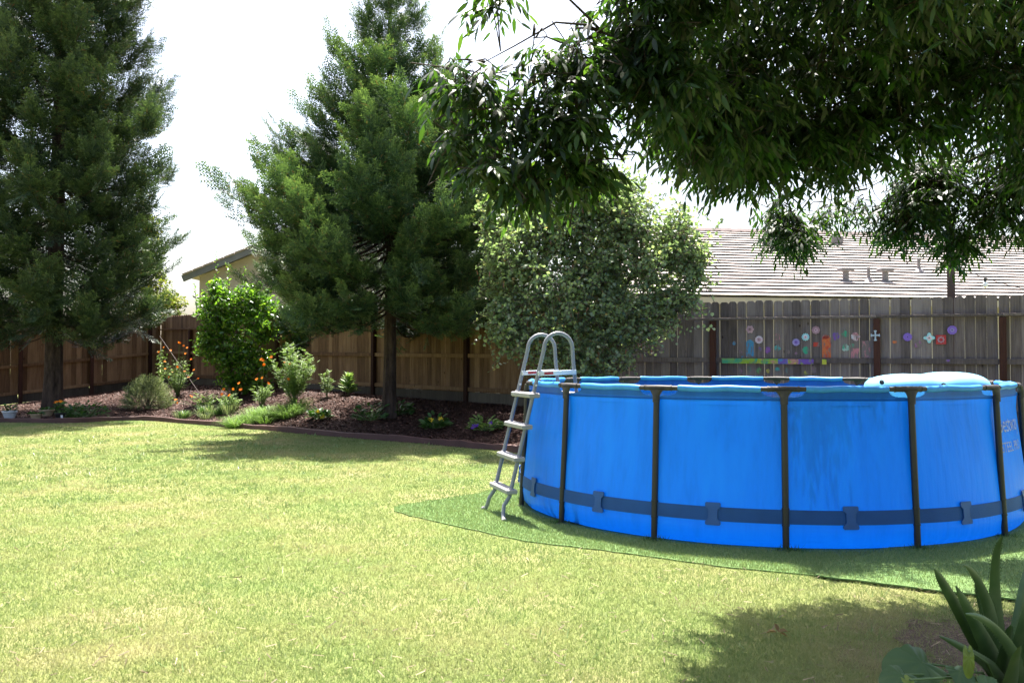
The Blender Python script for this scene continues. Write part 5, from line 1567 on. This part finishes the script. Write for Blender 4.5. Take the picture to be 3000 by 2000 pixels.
ornament(*z6(1365, 408), 14.5, 10, .08, pm['purple'], 'large purple round ornament, rightmost on the grey fence', [(.5, 10, .2, pm['lavender'])])
ornament(*z6(1048, 515), 17, 4, .45, pm['aqua'], 'aqua butterfly-shaped ornament on the grey fence', [(.55, 4, .5, pm['white'])])
c = on_fence(*z6(1210, 540), .0); r = 13.5 * PX(c.y)
o = empty('tile_ornament', c, 'red square ornament right of the aqua butterfly', 'ornament', 'ornaments on the grey fence')
mb = MB(); mb.prism([(-r, -r), (r, -r), (r, r), (-r, r)], c, fb_d, ZUP, fb_n, .007); mb.build('plate', pm['red'], o)
mb = MB(); mb.prism(flower_outline(r * .75, 8, .2), c + fb_n * .0072, fb_d, ZUP, fb_n, .004); mb.build('ring', pm['rose'], o)
mb = MB(); mb.prism(flower_outline(r * .4, 6, .2), c + fb_n * .0114, fb_d, ZUP, fb_n, .004); mb.build('rosette', pm['red'], o)
# metal cross on the post
c = on_fence(*z5(2220, 400), .083); h = 15.5 * PX(c.y)
arm = [(.13, -.15), (.16, -.75), (.30, -.82), (.26, -.93), (.10, -1.0), (-.10, -1.0), (-.26, -.93), (-.30, -.82), (-.16, -.75), (-.13, -.15)]
def rotp(p, k): 
    for _ in range(k): p = (-p[1], p[0])
    return p
outc = []
for k, sc_ in ((0, 1.05), (1, .82), (2, .95), (3, .82)):
    pts_ = [(x * h, y * h * sc_) for x, y in arm[::-1]]
    outc += [rotp(p, k) for p in pts_]
mb = MB(); mb.prism(outc, c, fb_d, ZUP, fb_n, .012)
tag(mb.build('metal_cross', plain('pewter_metal', (.42, .47, .50), .35, .5, metal=.5, var=.25, scale=60)), 'small pale metal cross hung on the red-brown fence post', 'cross')
# painted marks, parts of the fence
def splat(px, py, wpx, hpx, mat, seed, kind='blob', off=-.0165):
    c = on_fence(px, py, off); k = PX(c.y)
    rr_ = random.Random(seed); n = 26; out = []
    for i in range(n):
        w = 2 * math.pi * i / n
        if kind == 'blob': f_ = rr_.uniform(.72, 1.08); x, y = math.cos(w) * f_, math.sin(w) * f_
        elif kind == 'star': f_ = 1 if i % 2 else rr_.uniform(.35, .7); x, y = math.cos(w) * f_, math.sin(w) * f_
        elif kind == 'arch':
            x = max(-1, min(1, 1.35 * math.cos(w))) * rr_.uniform(.92, 1.0); y = math.sin(w); y = (y * 1.0 if y > 0 else max(-1, y * 2.2)) * rr_.uniform(.93, 1)
        else: x = max(-1, min(1, 1.6 * math.cos(w))) * rr_.uniform(.95, 1); y = max(-1, min(1, 1.6 * math.sin(w))) * rr_.uniform(.9, 1)
        out.append((x * wpx * k / 2, y * hpx * k / 2))
    mb = MB(); mb.prism(out, c, fb_d, ZUP, fb_n, .0025)
    mb.build('paint_mark', mat, fb_root)
C_ = dict(blue=(.06, .26, .45), red=(.50, .05, .03), orange=(.58, .16, .05), green=(.05, .34, .20), teal=(.05, .40, .40), purple=(.17, .08, .36), pink=(.52, .20, .22), magenta=(.38, .12, .32), lime=(.28, .42, .04), yellow=(.55, .48, .06), white=(.6, .6, .62))
pt = lambda *c, worn=.46: paint_mat('fence_paint_' + '_'.join(c), [C_[k] for k in c], worn)
S = [(770, 545, 88, 195, 'arch', ('blue', 'blue'), .42), (1650, 525, 100, 275, 'arch', ('red', 'orange', 'red'), .40), (1640, 420, 80, 60, 'blob', ('red', 'white'), .42), (1865, 380, 95, 110, 'star', ('green',), .44), (1870, 540, 88, 90, 'blob', ('green', 'white'), .42),
     (1757, 415, 90, 100, 'blob', ('purple',), .44), (1985, 415, 100, 105, 'blob', ('purple', 'white', 'pink'), .42), (1980, 605, 92, 120, 'box', ('pink',), .44), (2105, 560, 95, 205, 'box', ('pink',), .54), (1413, 570, 92, 90, 'blob', ('green',), .42),
     (1085, 545, 70, 72, 'blob', ('teal',), .44), (975, 570, 82, 100, 'star', ('purple', 'magenta'), .44), (1090, 420, 85, 90, 'blob', ('pink',), .53), (885, 560, 40, 60, 'blob', ('purple',), .48), (1535, 505, 66, 52, 'box', ('red',), .46),
     (660, 590, 45, 50, 'star', ('magenta',), .5), (590, 490, 42, 52, 'blob', ('blue',), .5), (1300, 610, 44, 44, 'star', ('magenta',), .5), (870, 800, 85, 85, 'star', ('lime', 'green'), .44), (975, 808, 50, 52, 'blob', ('yellow',), .46), (655, 812, 50, 60, 'blob', ('magenta',), .5),
     (755, 785, 55, 95, 'star', ('green',), .5), (1085, 788, 58, 50, 'blob', ('teal',), .5), (1412, 830, 60, 70, 'star', ('yellow', 'lime'), .46), (1195, 800, 40, 80, 'star', ('teal',), .52), (1500, 790, 55, 100, 'blob', ('magenta',), .54), (1950, 520, 70, 60, 'blob', ('green',), .5), (690, 648, 46, 24, 'blob', ('blue',), .46), (1215, 590, 28, 56, 'blob', ('pink',), .5)]
for i, (u, v, w_, h_, kd, cols, wn_) in enumerate(S):
    splat(*z5(u, v), w_ * .2551, h_ * .2551, pt(*cols, worn=wn_ + .035), i, kd)
splat(*z6(570, 575), 13, 9, pt('orange', worn=.46), 80); splat(*z6(890, 600), 27, 27, pt('magenta', worn=.54), 81, 'star'); splat(*z6(1300, 830), 14, 7, pt('purple', worn=.48), 82, off=.046)
for (u, w_, cols) in ((560, 210, ('lime', 'green')), (760, 210, ('lime', 'lime', 'green')), (850, 150, ('yellow', 'lime')), (1000, 200, ('pink', 'lime', 'green')), (1130, 160, ('teal', 'purple', 'blue')), (1260, 190, ('yellow', 'pink', 'lime')), (1420, 170, ('purple', 'purple', 'lime')), (1630, 50, ('yellow', 'lime'))):
    splat(*z5(u, 692 + (u - 560) * .012), w_ * .2551, 60 * .2551, pt(*cols, worn=.40), int(u), 'box', off=.0462 + .0003 * (u % 7))

# ------------------------------------------------------------------ aloe and broad-leaved plant, dead leaf
ab = Vector((2.28, 3.72, .0))
al = empty('aloe_plant', ab, 'large spiky aloe with thick upright leaves in the lower right corner', 'plant')
def aloe_leaf(tip, via, base, w, seed):
    rr_ = random.Random(seed)
    n = 15; V = []; F = []
    tip, via, base = Vector(tip), Vector(via), Vector(base)
    ctrl = via * 2 - (tip + base) * .5
    view = Vector((0, -1, .35)).normalized()
    for i in range(n):
        t = i / (n - 1)
        c = base * (1 - t) ** 2 + ctrl * 2 * t * (1 - t) + tip * t * t
        d = ((ctrl - base) * (1 - t) + (tip - ctrl) * t).normalized()
        s = d.cross(view).normalized(); nv2 = s.cross(d).normalized()
        ww = w * (1 - t ** 1.8) * (.92 + .08 * math.sin(t * 9)) + .003
        th_ = .36 * ww
        # channelled cross-section
        for (a, b) in ((-1, .25), (-.55, -.55), (0, -.75), (.55, -.55), (1, .25), (.5, .05), (0, -.1), (-.5, .05)):
            V.append(c + s * a * ww + nv2 * b * th_ * -1)
    for i in range(n - 1):
        for j in range(8): F.append((i * 8 + j, i * 8 + (j + 1) % 8, (i + 1) * 8 + (j + 1) % 8, (i + 1) * 8 + j))
    F.append(tuple((n - 1) * 8 + j for j in range(8))); F.append(tuple(range(7, -1, -1)))
    # teeth along both margins
    for i in range(1, n * 2 - 3):
        t = i / (2 * n)
        c = base * (1 - t) ** 2 + ctrl * 2 * t * (1 - t) + tip * t * t
        d = ((ctrl - base) * (1 - t) + (tip - ctrl) * t).normalized()
        s = d.cross(view).normalized(); ww = w * (1 - t ** 1.8) + .003
        nv2 = s.cross(d).normalized()
        for sg in (-1, 1):
            k = len(V); e = c + s * sg * ww * .97 - nv2 * .09 * ww
            V += [e - d * .004, e + d * .004, e + s * sg * .005 + d * .003]; F.append((k, k + 1, k + 2))
    mb = MB(); mb.add(V, F); mb.build('leaf', M['aloe'], al, smooth=55)
Y0 = 3.75
def A(px, py, Y): return W(px, py, Y)
for i, (t, v, b, w) in enumerate((
        (A(2938, 1570, 3.55), A(2915, 1700, 3.62), A(2935, 1960, 3.72), .033), (A(2824, 1654, 3.45), A(2885, 1745, 3.6), A(2945, 1960, 3.74), .036), (A(2737, 1664, 3.35), A(2800, 1770, 3.45), A(2930, 1985, 3.66), .040),
        (A(2800, 1715, 3.38), A(2860, 1830, 3.45), A(2945, 2000, 3.62), .042), (A(2868, 1700, 3.75), A(2872, 1760, 3.78), A(2930, 1930, 3.8), .020), (A(2829, 1797, 3.2), A(2925, 1850, 3.3), A(3010, 1990, 3.5), .026),
        (A(2752, 1862, 3.3), A(2850, 1915, 3.4), A(2945, 1985, 3.55), .024), (A(2962, 1830, 3.4), A(2950, 1880, 3.45), A(2935, 1985, 3.55), .030), (A(3040, 1700, 3.5), A(3000, 1830, 3.5), A(2975, 1980, 3.62), .036),
        (A(3010, 1640, 3.85), A(2985, 1800, 3.8), A(2965, 1970, 3.8), .034), (A(3080, 1820, 3.3), A(3020, 1890, 3.4), A(2965, 2020, 3.5), .040), (A(2925, 1780, 3.9), A(2930, 1850, 3.85), A(2945, 1970, 3.8), .03), (A(2990, 1890, 3.15), A(2970, 1950, 3.25), A(2955, 2040, 3.4), .045))):
    aloe_leaf(t, v, b, w, i)
bp = Vector((2.02, 3.62, .0))
bgp = empty('broad_leaf_plant', bp, 'low plant with big heart-shaped leaves at the foot of the aloe', 'plant')
def big_leaf(c, d, nrm_, size, seed, mat, wscale=1.0, name='leaf'):
    rr_ = random.Random(seed)
    d = Vector(d).normalized(); nz = Vector(nrm_); nz = (nz - d * nz.dot(d)).normalized(); x = d.cross(nz)
    V = []; F = []; nr, na = 6, 36
    V.append(Vector(c))
    for r in range(1, nr + 1):
        f_ = r / nr
        for a in range(na):
            w = 2 * math.pi * a / na
            rad = (.56 + .44 * math.cos(w) ** 2 * (1 if math.cos(w) > 0 else .15)) * (1 - .55 * math.exp(-((w - math.pi) / .28) ** 2))
            u, v = math.sin(w) * rad * f_ * size * wscale, math.cos(w) * rad * f_ * size
            vein = .075 * size * abs(math.sin(w * 4.5)) * f_
            z = -.28 * size * f_ ** 2 * (.6 + .4 * math.cos(2 * w)) + vein + rr_.uniform(-.006, .006) * size
            V.append(Vector(c) + x * u + d * v + nz * z)
    for a in range(na): F.append((0, 1 + a, 1 + (a + 1) % na))
    for r in range(nr - 1):
        for a in range(na): F.append((1 + r * na + a, 1 + (r + 1) * na + a, 1 + (r + 1) * na + (a + 1) % na, 1 + r * na + (a + 1) % na))
    mb = MB(); mb.add(V, F); return mb.build(name, mat, bgp, smooth=180)
big_leaf(W(2700, 1940, 3.45), (-.8, -.35, -.12), (.05, -.55, .85), .165, 1, M['bigleaf'])
big_leaf(W(2640, 1975, 3.35), (-.7, -.5, -.25), (-.1, -.5, .85), .10, 2, M['bigleaf'])
big_leaf(W(2810, 1965, 3.35), (.1, -.6, -.3), (.1, -.5, .9), .08, 3, M['bigleaf'])
big_leaf(W(2838, 1925, 3.25), (-.02, -.1, -1), (-.3, -.9, .1), .080, 4, M['paleleaf'], .42)
big_leaf(W(2665, 2000, 3.2), (.3, -.4, -.6), (0, -.7, .7), .06, 5, M['paleleaf'], .6)
big_leaf(W(2890, 2010, 3.15), (.3, -.4, -.3), (0, -.7, .7), .09, 6, M['bigleaf'])
mb = MB()
for q in (W(2700, 1940, 3.45), W(2640, 1975, 3.35), W(2810, 1965, 3.35), W(2838, 1905, 3.25), W(2665, 1990, 3.2), W(2890, 2010, 3.15)):
    mb.tube([bp, (bp + q) / 2 + Vector((0, 0, .06)), q], [.006, .005, .004], 6)
mb.build('stems', M['stem'], bgp)
wd_ = empty('weed_tuft', Vector((1.93, 3.5, 0)), 'small thin-leaved weeds at the bottom edge below the broad leaves', 'weed')
for k in range(9):
    tufts(rg, (rg.uniform(1.6, 2.15), rg.uniform(3.35, 3.75), 0), 22, .13, .10, .006, .9, M['fern'], wd_, 'foliage')
# dead leaf on the lawn
p = at(2280, 1868)
P = np.array([(p.x + dx, p.y + dy, .03) for dx, dy in ((0, 0), (.005, .01), (-.005, .0), (.005, -.01))]); 
dl = empty('dead_leaf', p, 'curled dry brown leaf lying on the lawn by the shade', 'leaf')
VV = stamp(OVAL * np.array([1, 1, 4]), P, np.array([(.9, .1, .15), (-.2, .3, .6), (-.9, .1, .1), (.7, -.5, -.1)]), np.array([(0, -.4, 1), (0, -1, .3), (.2, 0, 1), (0, .5, 1)]), np.array([.055, .045, .055, .04]))
fast('blade', VV.reshape(-1, 3), stamp_faces(OVAL_F, 7, 4), M['dryleaf'], dl)
